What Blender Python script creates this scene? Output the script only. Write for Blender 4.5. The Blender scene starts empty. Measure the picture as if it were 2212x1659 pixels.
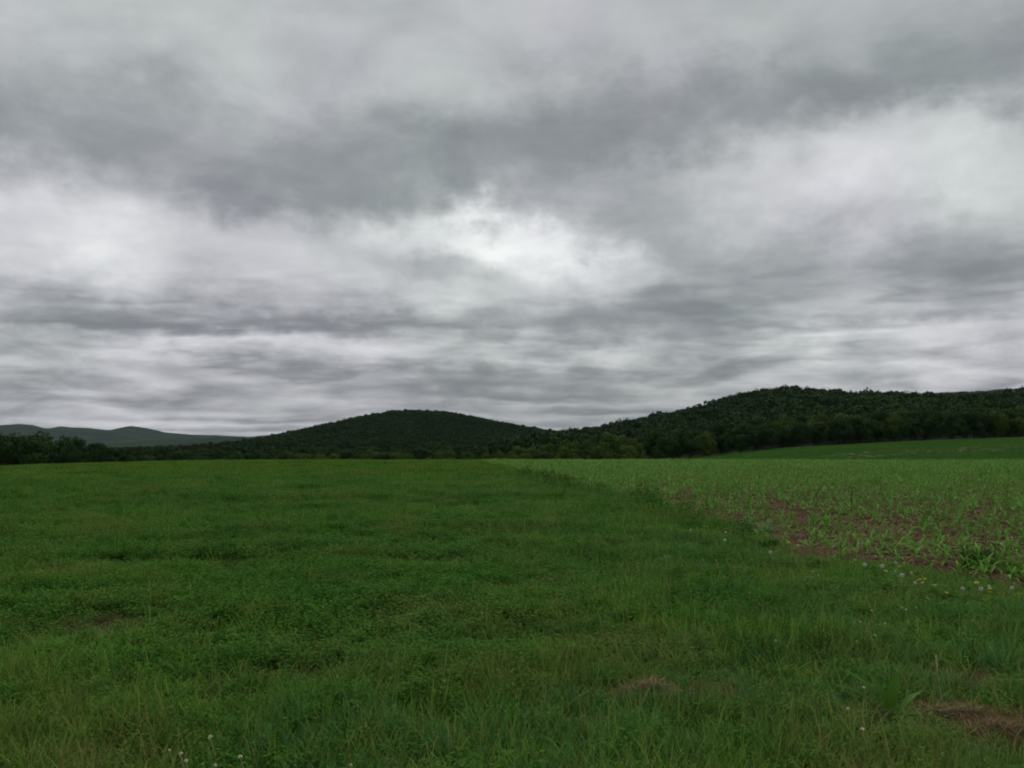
import bpy, math, random
import numpy as np
from mathutils import Vector, Matrix, Euler

random.seed(7)
rng = np.random.default_rng(7)
S = bpy.context.scene
COL = S.collection
R = math.radians

# ------------------------------------------------------------------ camera
CAM_H = 1.6
FPX = 910.0                       # focal length in pixels of a 1024 wide picture
HORIZ = 444.0                     # picture row of the true horizon (of 768)
PITCH = math.atan((HORIZ - 384.0) / FPX)
cd = bpy.data.cameras.new('camera')
cam = bpy.data.objects.new('camera', cd)
COL.objects.link(cam)
cam.location = (0, 0, CAM_H)
cam.rotation_euler = (math.pi / 2 + PITCH, 0, 0)
cd.sensor_width = 36.0
cd.lens = 36.0 * FPX / 1024.0
cd.clip_start = 0.1
cd.clip_end = 40000
S.camera = cam

S.view_settings.view_transform = 'Standard'
S.view_settings.look = 'None'
S.view_settings.exposure = 0.0
S.view_settings.gamma = 1.0
S.render.engine = 'CYCLES'
S.cycles.max_bounces = 5
S.cycles.diffuse_bounces = 3
S.cycles.volume_bounces = 0
S.cycles.transparent_max_bounces = 8
S.cycles.pixel_filter_type = 'BLACKMAN_HARRIS'
S.cycles.filter_width = 2.0

SUN_EL, SUN_AZ = R(52), R(8)      # azimuth measured from +Y towards +X

# ------------------------------------------------------------------ node helper
class NT:
    def __init__(s, tree):
        s.t = tree
    def n(s, typ, **kw):
        nd = s.t.nodes.new(typ)
        for k, v in kw.items():
            setattr(nd, k, v)
        return nd
    def put(s, sock, v):
        if v is None:
            return
        if isinstance(v, bpy.types.NodeSocket):
            s.t.links.new(v, sock)
        else:
            sock.default_value = v
    def math(s, op, a, b=None, c=None, clamp=False):
        nd = s.n('ShaderNodeMath', operation=op, use_clamp=clamp)
        s.put(nd.inputs[0], a); s.put(nd.inputs[1], b); s.put(nd.inputs[2], c)
        return nd.outputs[0]
    def vmath(s, op, a, b=None, c=None):
        nd = s.n('ShaderNodeVectorMath', operation=op)
        s.put(nd.inputs[0], a); s.put(nd.inputs[1], b)
        if c is not None: s.put(nd.inputs[2], c)
        return nd
    def noise(s, vec, scale, detail=4, rough=0.55, dist=0.0, dims='3D', lac=2.0):
        nd = s.n('ShaderNodeTexNoise', noise_dimensions=dims)
        s.put(nd.inputs['Vector'], vec)
        nd.inputs['Scale'].default_value = scale
        nd.inputs['Detail'].default_value = detail
        nd.inputs['Roughness'].default_value = rough
        nd.inputs['Lacunarity'].default_value = lac
        nd.inputs['Distortion'].default_value = dist
        return nd
    def ramp(s, fac, stops, interp='LINEAR'):
        nd = s.n('ShaderNodeValToRGB')
        nd.color_ramp.interpolation = interp
        e = nd.color_ramp.elements
        while len(e) < len(stops): e.new(0.5)
        for i, (p, c) in enumerate(stops):
            e[i].position = p
            e[i].color = (c[0], c[1], c[2], 1) if not isinstance(c, (int, float)) else (c, c, c, 1)
        s.put(nd.inputs[0], fac)
        return nd.outputs[0]
    def mix(s, fac, a, b, typ='MIX'):
        nd = s.n('ShaderNodeMix', data_type='RGBA', blend_type=typ)
        s.put(nd.inputs[0], fac)
        for k, v in ((6, a), (7, b)):
            if isinstance(v, (tuple, list)): v = (v[0], v[1], v[2], 1)
            s.put(nd.inputs[k], v)
        return nd.outputs[2]
    def maprange(s, v, a, b, c, d, smooth=False):
        nd = s.n('ShaderNodeMapRange')
        if smooth: nd.interpolation_type = 'SMOOTHSTEP'
        s.put(nd.inputs[0], v)
        for i, x in enumerate((a, b, c, d)): nd.inputs[i + 1].default_value = x
        return nd.outputs[0]

# ------------------------------------------------------------------ world: overcast sky
def azel(px, py):
    """bearing and elevation (radians) seen at a point of the 2212 x 1659 view"""
    x = (px * 1024 / 2212 - 512) / FPX
    y = (384 - py * 768 / 1659) / FPX
    d = Vector((x, math.cos(PITCH) - y * math.sin(PITCH), math.sin(PITCH) + y * math.cos(PITCH))).normalized()
    return math.atan2(d.x, d.y), math.asin(d.z)

# cloud layer thickness: bearing / elevation centre, half sizes, how much lighter (+) or darker (-)
CLOUDS = [
 (985, 500, 105, 34, .36), (1110, 532, 105, 42, .44), (1235, 560, 60, 30, .34), (840, 525, 70, 34, .20), (930, 575, 90, 26, -.12),
 (1000, 640, 260, 50, .22), (300, 440, 170, 70, .24), (50, 470, 150, 75, .20), (600, 520, 120, 60, .12),
 (1880, 400, 150, 95, .26), (1560, 345, 200, 45, .14), (2170, 290, 150, 90, .20), (1990, 270, 90, 35, .10),
 (1360, 605, 110, 28, .18), (2150, 715, 190, 30, .24), (1960, 790, 300, 45, .12), (1700, 735, 80, 25, .12),
 (380, 730, 260, 18, .12), (700, 745, 250, 16, .12), (100, 795, 220, 14, .10), (160, 30, 280, 130, .12),
 (640, 70, 170, 80, .07), (330, 560, 300, 60, .10), (1200, 60, 300, 70, .04), (1650, 440, 120, 60, .08),
 (1400, 880, 1700, 60, -.10), (200, 905, 300, 14, .08), (1300, 770, 400, 18, .06),
 (580, 430, 190, 52, -.26), (880, 345, 320, 85, -.17), (1250, 290, 300, 80, -.15), (1700, 215, 360, 66, -.18), (450, 300, 260, 70, -.08),
 (2120, 150, 200, 70, -.10), (40, 325, 120, 62, -.22), (250, 240, 220, 80, -.06), (1450, 520, 150, 60, -.10),
 (1780, 600, 320, 60, -.15), (2130, 560, 170, 70, -.13), (1380, 672, 270, 32, -.16), (560, 703, 330, 17, -.20),
 (130, 660, 210, 32, -.20), (1000, 590, 100, 30, -.10), (1040, 822, 220, 20, -.20), (1480, 795, 190, 16, -.16),
 (300, 825, 260, 12, -.10), (700, 800, 200, 10, -.08), (1150, 710, 120, 18, -.12), (820, 690, 150, 18, -.10),
 (1990, 690, 260, 16, -.12), (1560, 735, 160, 10, -.10), (350, 660, 250, 30, -.06),
]
w = bpy.data.worlds.new('World')
S.world = w
w.use_nodes = True
w.node_tree.nodes.clear()
T = NT(w.node_tree)
co = T.n('ShaderNodeTexCoord').outputs['Generated']
sx = T.n('ShaderNodeSeparateXYZ'); T.put(sx.inputs[0], co)
X, Y, Z = sx.outputs
zc = T.math('MAXIMUM', Z, 0.0)
# the cloud layer is a level sheet: look it up where each ray would meet it
den = T.math('ADD', zc, 0.10)
cv = T.n('ShaderNodeCombineXYZ')
T.put(cv.inputs[0], T.math('DIVIDE', X, den)); T.put(cv.inputs[1], T.math('DIVIDE', Y, den))
P = cv.outputs[0]
n1 = T.noise(P, 0.85, 5, 0.50, 0.25)
n2 = T.noise(P, 2.4, 6, 0.52, 0.35)
# bearing/elevation with a ragged warp
az = T.math('ARCTAN2', X, Y); el = T.math('ARCSINE', Z)
ae = T.n('ShaderNodeCombineXYZ'); T.put(ae.inputs[0], az); T.put(ae.inputs[1], el)
wn = T.noise(ae.outputs[0], 8.0, 5, 0.6, 0.0)
sc = T.n('ShaderNodeSeparateColor'); T.put(sc.inputs[0], wn.outputs['Color'])
stretch = T.n('ShaderNodeMapping'); T.put(stretch.inputs['Vector'], ae.outputs[0])
stretch.inputs['Scale'].default_value = (1.0, 2.2, 1.0)
wn2 = T.noise(stretch.outputs[0], 13.0, 6, 0.62, 0.3)
warp = T.vmath('SUBTRACT', wn.outputs['Color'], (0.5, 0.5, 0.5)).outputs[0]
warpm = T.vmath('MULTIPLY', warp, (0.26, 0.15, 0.0)).outputs[0]
warp2 = T.vmath('MULTIPLY', T.vmath('SUBTRACT', wn2.outputs['Color'], (0.5, 0.5, 0.5)).outputs[0], (0.12, 0.06, 0.0)).outputs[0]
# less warp near the horizon
elw = T.maprange(el, 0.0, 0.30, 0.25, 1.0)
sv = T.n('ShaderNodeVectorMath', operation='SCALE')
T.put(sv.inputs[0], T.vmath('ADD', warpm, warp2).outputs[0]); T.put(sv.inputs['Scale'], elw)
AE = T.vmath('ADD', ae.outputs[0], sv.outputs[0]).outputs[0]
tot = None
for (px, py, rx, ry, amt) in CLOUDS:
    a0, e0 = azel(px, py)
    k = (1024 / 2212) / FPX
    d = T.vmath('SUBTRACT', AE, (a0, e0, 0)).outputs[0]
    d = T.vmath('MULTIPLY', d, (1 / (rx * k * 1.5), 1 / (ry * k * 1.5), 0)).outputs[0]
    q = T.vmath('DOT_PRODUCT', d, d).outputs['Value']
    g = T.math('EXPONENT', T.math('MULTIPLY', q, -1.25))
    tot = T.math('MULTIPLY_ADD', g, amt, tot if tot is not None else 0.0)
# rows of flat-bottomed clouds low in the sky: dark base, paler top of the next row under it
lv = T.n('ShaderNodeMapping'); T.put(lv.inputs['Vector'], ae.outputs[0]); lv.inputs['Scale'].default_value = (0.8, 5.0, 1.0)
l1 = T.noise(lv.outputs[0], 3.2, 3, 0.5, 0.0)
l2 = T.noise(lv.outputs[0], 10.0, 4, 0.55, 0.3)
l3 = T.noise(lv.outputs[0], 6.0, 3, 0.5, 0.0)
elp = T.math('MAXIMUM', el, 0.0)
ph = T.math('MULTIPLY', T.math('LOGARITHM', T.math('ADD', elp, 0.016), math.e), 2.9)
ph = T.math('ADD', ph, T.math('MULTIPLY', l1.outputs['Fac'], 4.0))
ph = T.math('ADD', ph, T.math('MULTIPLY', l2.outputs['Fac'], 1.6))
saw = T.math('FRACT', T.math('ADD', ph, 20.0))
saw = T.math('MULTIPLY', saw, T.maprange(saw, 0.50, 1.0, 1.0, 0.0, True))
rowamp = T.math('MULTIPLY', T.math('MULTIPLY', T.maprange(el, 0.10, 0.22, 1.0, 0.0, True), T.maprange(el, 0.0, 0.05, 0.80, 1.0)),
                T.maprange(l3.outputs['Fac'], 0.36, 0.62, 0.12, 0.62, True))
fr = T.math('MULTIPLY', T.math('SUBTRACT', saw, 0.33), rowamp)
# heaped texture, in the direction of view so puffs stand upright
pm = T.n('ShaderNodeMapping'); T.put(pm.inputs['Vector'], ae.outputs[0]); pm.inputs['Scale'].default_value = (1.0, 1.7, 1.0)
p1 = T.noise(pm.outputs[0], 6.0, 6, 0.55, 0.4)
hi = T.maprange(el, 0.25, 0.50, 1.0, 0.55)
lm = T.n('ShaderNodeMapping'); T.put(lm.inputs['Vector'], ae.outputs[0]); lm.inputs['Scale'].default_value = (1.0, 3.2, 1.0)
p2 = T.noise(lm.outputs[0], 11.0, 5, 0.56, 0.5)
f4 = T.math('MULTIPLY', T.math('SUBTRACT', p2.outputs['Fac'], 0.5), T.maprange(el, 0.08, 0.24, 0.85, 0.12, True))
f1 = T.math('MULTIPLY', T.math('SUBTRACT', n1.outputs['Fac'], 0.5), 0.36)
f2 = T.math('MULTIPLY', T.math('SUBTRACT', n2.outputs['Fac'], 0.5), T.maprange(el, 0.05, 0.3, 0.26, 0.12))
f3 = T.math('MULTIPLY', T.math('MULTIPLY', T.math('SUBTRACT', p1.outputs['Fac'], 0.5), hi), T.maprange(el, 0.02, 0.16, 0.38, 0.72))
F = T.math('ADD', T.math('ADD', f1, f2), T.math('ADD', f3, tot))
F = T.math('ADD', T.math('ADD', T.math('ADD', F, fr), f4), 0.40)
F = T.math('SMOOTH_MAX', F, 0.03, 0.18)
ccol = T.ramp(F, [(0.0, (.185, .207, .218)), (0.20, (.290, .318, .322)), (0.42, (.450, .478, .480)),
                  (0.70, (.665, .695, .690)), (1.0, (.930, .965, .940))])
# faint violet in the thinner cloud, from another layer
tint = T.noise(ae.outputs[0], 3.0, 2, 0.5)
tf = T.math('ADD', T.maprange(tint.outputs['Fac'], 0.40, 0.64, 0.0, 0.9), T.maprange(el, 0.02, 0.22, 0.35, 0.0), clamp=True)
ccol = T.mix(1.0, ccol, T.mix(tf, (0.997, 1.003, 1.000), (1.028, 0.975, 1.04)), 'MULTIPLY')
bgc = T.n('ShaderNodeBackground'); T.put(bgc.inputs[0], ccol); bgc.inputs[1].default_value = 1.0
sky = T.n('ShaderNodeTexSky', sky_type='NISHITA')
sky.sun_disc = False; sky.sun_elevation = SUN_EL; sky.sun_rotation = SUN_AZ
sky.air_density = 1.0; sky.dust_density = 2.0
bgs = T.n('ShaderNodeBackground'); T.put(bgs.inputs[0], sky.outputs[0]); bgs.inputs[1].default_value = 0.08
mx = T.n('ShaderNodeMixShader'); mx.inputs[0].default_value = 0.96
T.put(mx.inputs[1], bgs.outputs[0]); T.put(mx.inputs[2], bgc.outputs[0])
wo = T.n('ShaderNodeOutputWorld'); T.put(wo.inputs[0], mx.outputs[0])
w.cycles.sampling_method = 'MANUAL'
w.cycles.sample_map_resolution = 256

sd = bpy.data.lights.new('sun', 'SUN')
sd.energy = 1.1; sd.angle = R(35); sd.color = (1.0, 0.97, 0.93)
sun = bpy.data.objects.new('sun', sd); COL.objects.link(sun)
sdir = Vector((math.sin(SUN_AZ) * math.cos(SUN_EL), math.cos(SUN_AZ) * math.cos(SUN_EL), math.sin(SUN_EL)))
sun.rotation_euler = sdir.to_track_quat('Z', 'Y').to_euler()
sun.location = (0, 0, 60)

# ------------------------------------------------------------------ materials
def leafy(name, dark, light, dry=None, dry_amt=0.0, pscale=0.35, rough=0.7, transl=0.3, spec=0.06, isl=.95, patch=None):
    """plant material: colour varies from plant to plant and over the field"""
    m = bpy.data.materials.new(name); m.use_nodes = True
    m.node_tree.nodes.clear(); t = NT(m.node_tree)
    geo = t.n('ShaderNodeNewGeometry'); oi = t.n('ShaderNodeObjectInfo')
    a = t.noise(geo.outputs['Position'], pscale, 4, 0.6)
    f = t.math('ADD', t.math('MULTIPLY', t.math('SUBTRACT', a.outputs['Fac'], 0.5), 1.4),
               t.math('ADD', t.math('MULTIPLY', t.math('SUBTRACT', oi.outputs['Random'], 0.5), 0.7), 0.5), clamp=True)
    f = t.math('ADD', f, t.math('MULTIPLY', t.math('SUBTRACT', geo.outputs['Random Per Island'], 0.5), isl), clamp=True)
    c = t.mix(f, dark, light)
    if patch:                      # drifts of a yellower or browner sward, a few metres across
        pn = t.noise(geo.outputs['Position'], .22, 4, .6); pn2 = t.noise(geo.outputs['Position'], .8, 3, .6)
        pf = t.math('ADD', t.math('MULTIPLY', pn.outputs['Fac'], .6), t.math('MULTIPLY', pn2.outputs['Fac'], .4))
        c = t.mix(t.maprange(pf, .47, .66, 0, .75, True), c, patch)
    if dry:
        b = t.noise(geo.outputs['Position'], pscale * 2.3, 3, 0.6)
        g = t.math('ADD', t.math('MULTIPLY', b.outputs['Fac'], 0.6), t.math('MULTIPLY', geo.outputs['Random Per Island'], 0.5))
        c = t.mix(t.math('MULTIPLY', t.maprange(g, 0.62, 0.80, 0, 1), dry_amt), c, dry)
    bs = t.n('ShaderNodeBsdfPrincipled'); t.put(bs.inputs['Base Color'], c)
    bs.inputs['Roughness'].default_value = rough
    bs.inputs['Specular IOR Level'].default_value = spec
    o = t.n('ShaderNodeOutputMaterial')
    if transl > 0:
        tr = t.n('ShaderNodeBsdfTranslucent'); t.put(tr.inputs[0], c)
        mx = t.n('ShaderNodeMixShader'); mx.inputs[0].default_value = transl
        t.put(mx.inputs[1], bs.outputs[0]); t.put(mx.inputs[2], tr.outputs[0]); t.put(o.inputs[0], mx.outputs[0])
    else:
        t.put(o.inputs[0], bs.outputs[0])
    return m

def plain(name, c1, c2, scale=20, rough=0.7, bump=0.0, spec=0.3):
    m = bpy.data.materials.new(name); m.use_nodes = True
    m.node_tree.nodes.clear(); t = NT(m.node_tree)
    tc = t.n('ShaderNodeTexCoord')
    a = t.noise(tc.outputs['Object'], scale, 5, 0.6)
    geo = t.n('ShaderNodeNewGeometry')
    f = t.math('ADD', t.maprange(a.outputs['Fac'], 0.3, 0.7, 0, 1),
               t.math('MULTIPLY', t.math('SUBTRACT', geo.outputs['Random Per Island'], 0.5), 0.8), clamp=True)
    bs = t.n('ShaderNodeBsdfPrincipled'); t.put(bs.inputs['Base Color'], t.mix(f, c1, c2))
    bs.inputs['Roughness'].default_value = rough
    bs.inputs['Specular IOR Level'].default_value = spec
    if bump:
        b = t.n('ShaderNodeBump'); b.inputs['Strength'].default_value = bump; t.put(b.inputs['Height'], a.outputs['Fac'])
        t.put(bs.inputs['Normal'], b.outputs[0])
    o = t.n('ShaderNodeOutputMaterial'); t.put(o.inputs[0], bs.outputs[0])
    return m

M = {}
M['grass'] = leafy('grass_blade', (.036, .128, .012), (.205, .380, .050), (.34, .27, .12), .55, patch=(.190, .250, .045))
M['blue_grass'] = leafy('coarse_grass_blade', (.034, .115, .020), (.125, .270, .075), None)
M['alfalfa'] = leafy('alfalfa_leaf', (.022, .110, .009), (.088, .265, .022), (.26, .22, .06), .45, patch=(.125, .225, .030))
M['alfalfa_stem'] = leafy('alfalfa_stem', (.045, .09, .02), (.07, .13, .03))
M['dry'] = leafy('dry_grass', (.075, .042, .018), (.24, .165, .07), None, pscale=2, rough=.8, transl=.1)
M['straw'] = leafy('corn_straw', (.20, .15, .07), (.55, .46, .27), None, pscale=3, rough=.8, transl=.05)
M['corn'] = leafy('corn_leaf', (.090, .240, .022), (.230, .450, .080), None, pscale=.5, spec=.15, rough=.5, isl=.7)
M['far_crop'] = leafy('far_crop_leaf', (.055, .150, .020), (.105, .225, .038), None, pscale=.05)
M['corn_stalk'] = leafy('corn_stalk', (.06, .13, .04), (.09, .17, .05), None)
M['dock'] = leafy('dock_leaf', (.050, .150, .010), (.090, .210, .016), None, pscale=4, spec=.15, rough=.5)
M['pale_leaf'] = leafy('pale_broad_leaf', (.12, .24, .085), (.19, .32, .13), None, pscale=6)
M['weed'] = leafy('dark_weed_leaf', (.020, .072, .010), (.055, .140, .022), None, pscale=2)
M['tree'] = leafy('broadleaf_foliage', (.014, .038, .008), (.036, .074, .015), None, pscale=.03, transl=.15, isl=.3)
M['tree_light'] = leafy('light_broadleaf_foliage', (.045, .085, .011), (.080, .125, .018), None, pscale=.03, transl=.15, isl=.3)
M['tree_far'] = leafy('woodland_foliage', (.016, .040, .010), (.033, .068, .014), None, pscale=.012, transl=.1, isl=.3)
M['bark'] = plain('bark', (.022, .018, .014), (.06, .05, .04), 3, .9, .5)
M['yellow'] = plain('dandelion_petal', (.55, .44, .02), (.72, .62, .03), 60, .6)
M['puff'] = plain('seed_puff', (.55, .53, .50), (.78, .77, .74), 60, .9)
M['puff_core'] = plain('seed_core', (.10, .08, .05), (.22, .18, .12), 60, .9)
M['flower_stem'] = plain('flower_stem', (.26, .28, .12), (.42, .34, .18), 20, .6)
M['clover'] = plain('clover_petal', (.60, .58, .42), (.84, .82, .66), 60, .7)
M['dead_stalk'] = plain('dead_stalk', (.045, .022, .012), (.10, .055, .03), 20, .9)
M['seedhead'] = plain('dry_seed_head', (.42, .33, .20), (.62, .52, .36), 30, .8)
M['clod'] = plain('soil_clod', (.035, .020, .012), (.08, .045, .027), 30, .95, .8)

# ------------------------------------------------------------------ mesh helpers
class MB:
    """collects faces for one mesh"""
    def __init__(s): s.v = []; s.f = []; s.m = []
    def add(s, verts, faces, mi=0):
        o = len(s.v); s.v.extend(verts)
        for f in faces: s.f.append(tuple(i + o for i in f)); s.m.append(mi)
    def mesh(s, name, mats, smooth=False):
        me = bpy.data.meshes.new(name)
        me.from_pydata([tuple(v) for v in s.v], [], s.f)
        for m in mats: me.materials.append(m)
        me.polygons.foreach_set('material_index', s.m)
        if smooth: me.polygons.foreach_set('use_smooth', [True] * len(s.f))
        me.update()
        return me

def obj(name, me, parent=None, loc=None, link=True):
    o = bpy.data.objects.new(name, me)
    if link: COL.objects.link(o)
    if parent is not None: o.parent = parent
    if loc is not None: o.location = loc
    return o

def tag(o, label=None, cat=None, group=None, kind=None):
    if label: o['label'] = label
    if cat: o['category'] = cat
    if group: o['group'] = group
    if kind: o['kind'] = kind
    return o

def empty(name, loc, label, cat, group=None, rz=0.0, s=1.0):
    o = bpy.data.objects.new(name, None); COL.objects.link(o)
    o.empty_display_size = 0.1
    o.location = loc; o.rotation_euler = (0, 0, rz); o.scale = (s, s, s)
    return tag(o, label, cat, group)

def copy_tree(o, parent=None, keep=()):
    c = o.copy(); COL.objects.link(c)
    if parent is not None: c.parent = parent
    for ch in list(o.children):
        if ch.name != c.name: copy_tree(ch, c)
    return c

def blade(mb, base, az_, length, width, lean, curl, mi=0, seg=3, fold=0.0, profile=None):
    """a leaf blade: starts at base, leans by lean and bends over by curl"""
    d = Vector((math.cos(az_), math.sin(az_), 0)); side = Vector((-d.y, d.x, 0))
    p = Vector(base); vs = []; ang = lean
    for i in range(seg + 1):
        t = i / seg
        wd = width * (profile(t) if profile else (1 - t) ** 0.6 * min(1, .55 + t * 2))
        if i == seg and not profile: wd = 0
        if fold:
            up = Vector((-d.x * math.sin(ang + 1.57), -d.y * math.sin(ang + 1.57), abs(math.cos(ang + 1.57)))) * wd * fold
            vs += [p - side * wd / 2 + up, p.copy(), p + side * wd / 2 + up]
        else:
            vs += [p - side * wd / 2, p + side * wd / 2]
        st = length / seg
        p = p + (d * math.sin(ang) + Vector((0, 0, math.cos(ang)))) * st
        ang += curl / seg
    fs = []
    k = 3 if fold else 2
    for i in range(seg):
        for j in range(k - 1):
            a = i * k + j
            fs.append((a, a + 1, a + k + 1, a + k))
    mb.add(vs, fs, mi)
    return p

def tube(mb, pts, rad, n=6, mi=0, cap=True):
    vs = []; N = len(pts)
    for i, p in enumerate(pts):
        p = Vector(p)
        t = (Vector(pts[min(i + 1, N - 1)]) - Vector(pts[max(i - 1, 0)])).normalized()
        a = t.orthogonal().normalized() if abs(t.z) < .9 else (t.cross(Vector((0, 1, 0)))).normalized()
        b = t.cross(a)
        r = rad[i] if isinstance(rad, (list, tuple)) else rad
        for j in range(n):
            q = 2 * math.pi * j / n
            vs.append(p + (a * math.cos(q) + b * math.sin(q)) * r)
    fs = [(i * n + j, i * n + (j + 1) % n, (i + 1) * n + (j + 1) % n, (i + 1) * n + j) for i in range(N - 1) for j in range(n)]
    if cap: fs += [tuple(range((N - 1) * n, N * n)), tuple(reversed(range(n)))]
    mb.add(vs, fs, mi)

# ------------------------------------------------------------------ terrain
def sstep(a, b, x):
    t = np.clip((x - a) / (b - a), 0, 1); return t * t * (3 - 2 * t)

_perm = np.random.default_rng(3).random((256, 256))
def vnoise(x, y):
    x = np.asarray(x, float); y = np.asarray(y, float)
    xi = np.floor(x).astype(int); yi = np.floor(y).astype(int)
    fx = x - xi; fy = y - yi; fx = fx * fx * (3 - 2 * fx); fy = fy * fy * (3 - 2 * fy)
    g = lambda a, b: _perm[a % 256, b % 256]
    return (g(xi, yi) * (1 - fx) + g(xi + 1, yi) * fx) * (1 - fy) + (g(xi, yi + 1) * (1 - fx) + g(xi + 1, yi + 1) * fx) * fy
def fbm(x, y, o=4):
    s = 0; a = .5; t = 0
    for i in range(o):
        s = s + a * vnoise(x * 2 ** i + 17.3 * i, y * 2 ** i + 9.1 * i); t += a; a *= .5
    return s / t

ZFX = [-400, -150, 0, 40, 62.7, 83, 99.7, 116, 133.5, 150, 186, 260, 600]
ZFZ = [-8, -8, -7, -5.5, -4.0, -1.7, .15, 1.05, 1.96, 2.7, 4.0, 6.5, 9]
def zg(x, y):
    x = np.asarray(x, float); y = np.asarray(y, float)
    zf = np.interp(x, ZFX, ZFZ)
    st = 75 - 14 * sstep(22, 48, -x)
    e = 230 + 90 * sstep(30, 90, x)
    z = zf * sstep(st, e, y)
    z = z - .55 * sstep(26, 52, -x) * sstep(25, 70, y)
    z = z - 1.9 * sstep(20, 60, x) * sstep(80, 135, y) * (1 - sstep(150, 300, y))
    z = z + 0.10 * (fbm(x / 9, y / 9, 2) - .5) * (1 - sstep(60, 90, y)) + 1.2 * (fbm(x / 160 + 5, y / 160, 2) - .5) * sstep(350, 700, y)
    z = z + 0.05 * (fbm(x / 1.7, y / 1.7, 2) - .5) * (1 - sstep(20, 40, y))
    return z

BX = [-2.8, -0.2, 1.75, 4.16, 4.48, 4.55, 4.98, 5.5, 6.5, 8.5]
BY = [86, 62, 42, 20.8, 16.5, 13.9, 11.6, 9.8, 7.6, 4]
def bx(y):
    """the line between the hay field and the corn field: x for a given y"""
    y = np.asarray(y, float)
    b = np.interp(y, BY[::-1], BX[::-1])
    return b + .5 * (fbm(y / 2.3 + 3, y * 0, 2) - .5) + (fbm(y / 4.1 + 30, y * 0, 3) - .5) * 1.6 * sstep(13, 24, y) - .5 * sstep(11, 16, y)

def ray(px, py, h=0.0):
    """point at height h above the ground that shows at source pixel (px, py) of the 2592 wide photo"""
    x = (px * 1024 / 2592 - 512) / FPX; yv = (384 - py * 1024 / 2592) / FPX
    d = Vector((x, math.cos(PITCH) - yv * math.sin(PITCH), math.sin(PITCH) + yv * math.cos(PITCH)))
    g = 0.0
    for _ in range(6):
        t = (g + h - CAM_H) / d.z
        p = Vector((0, 0, CAM_H)) + d * t
        g = float(zg(p.x, p.y))
    return Vector((p.x, p.y, g))

def axis(lo, hi, d0, k):
    a = [0.0]
    while a[-1] < hi: a.append(a[-1] + d0 + k * a[-1])
    b = [0.0]
    while b[-1] < -lo: b.append(b[-1] + d0 + k * b[-1])
    return np.array([-q for q in b[:0:-1]] + a)

def grid_mesh(name, xs, ys, zz, mat, smooth=True):
    nx, ny = len(xs), len(ys)
    XX, YY = np.meshgrid(xs, ys) if np.ndim(xs) == 1 else (xs, ys)
    co_ = np.stack([XX, YY, zz], -1).reshape(-1, 3)
    i = np.arange(ny - 1)[:, None] * nx + np.arange(nx - 1)[None, :]
    f = np.stack([i, i + 1, i + nx + 1, i + nx], -1).reshape(-1, 4)
    me = bpy.data.meshes.new(name)
    me.vertices.add(len(co_)); me.vertices.foreach_set('co', co_.astype(np.float32).ravel())
    me.loops.add(f.size); me.loops.foreach_set('vertex_index', f.astype(np.int32).ravel())
    me.polygons.add(len(f)); me.polygons.foreach_set('loop_start', np.arange(0, f.size, 4, dtype=np.int32))
    me.polygons.foreach_set('use_smooth', np.ones(len(f), bool))
    me.update(calc_edges=True); me.validate()
    me.materials.append(mat)
    return me

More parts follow.
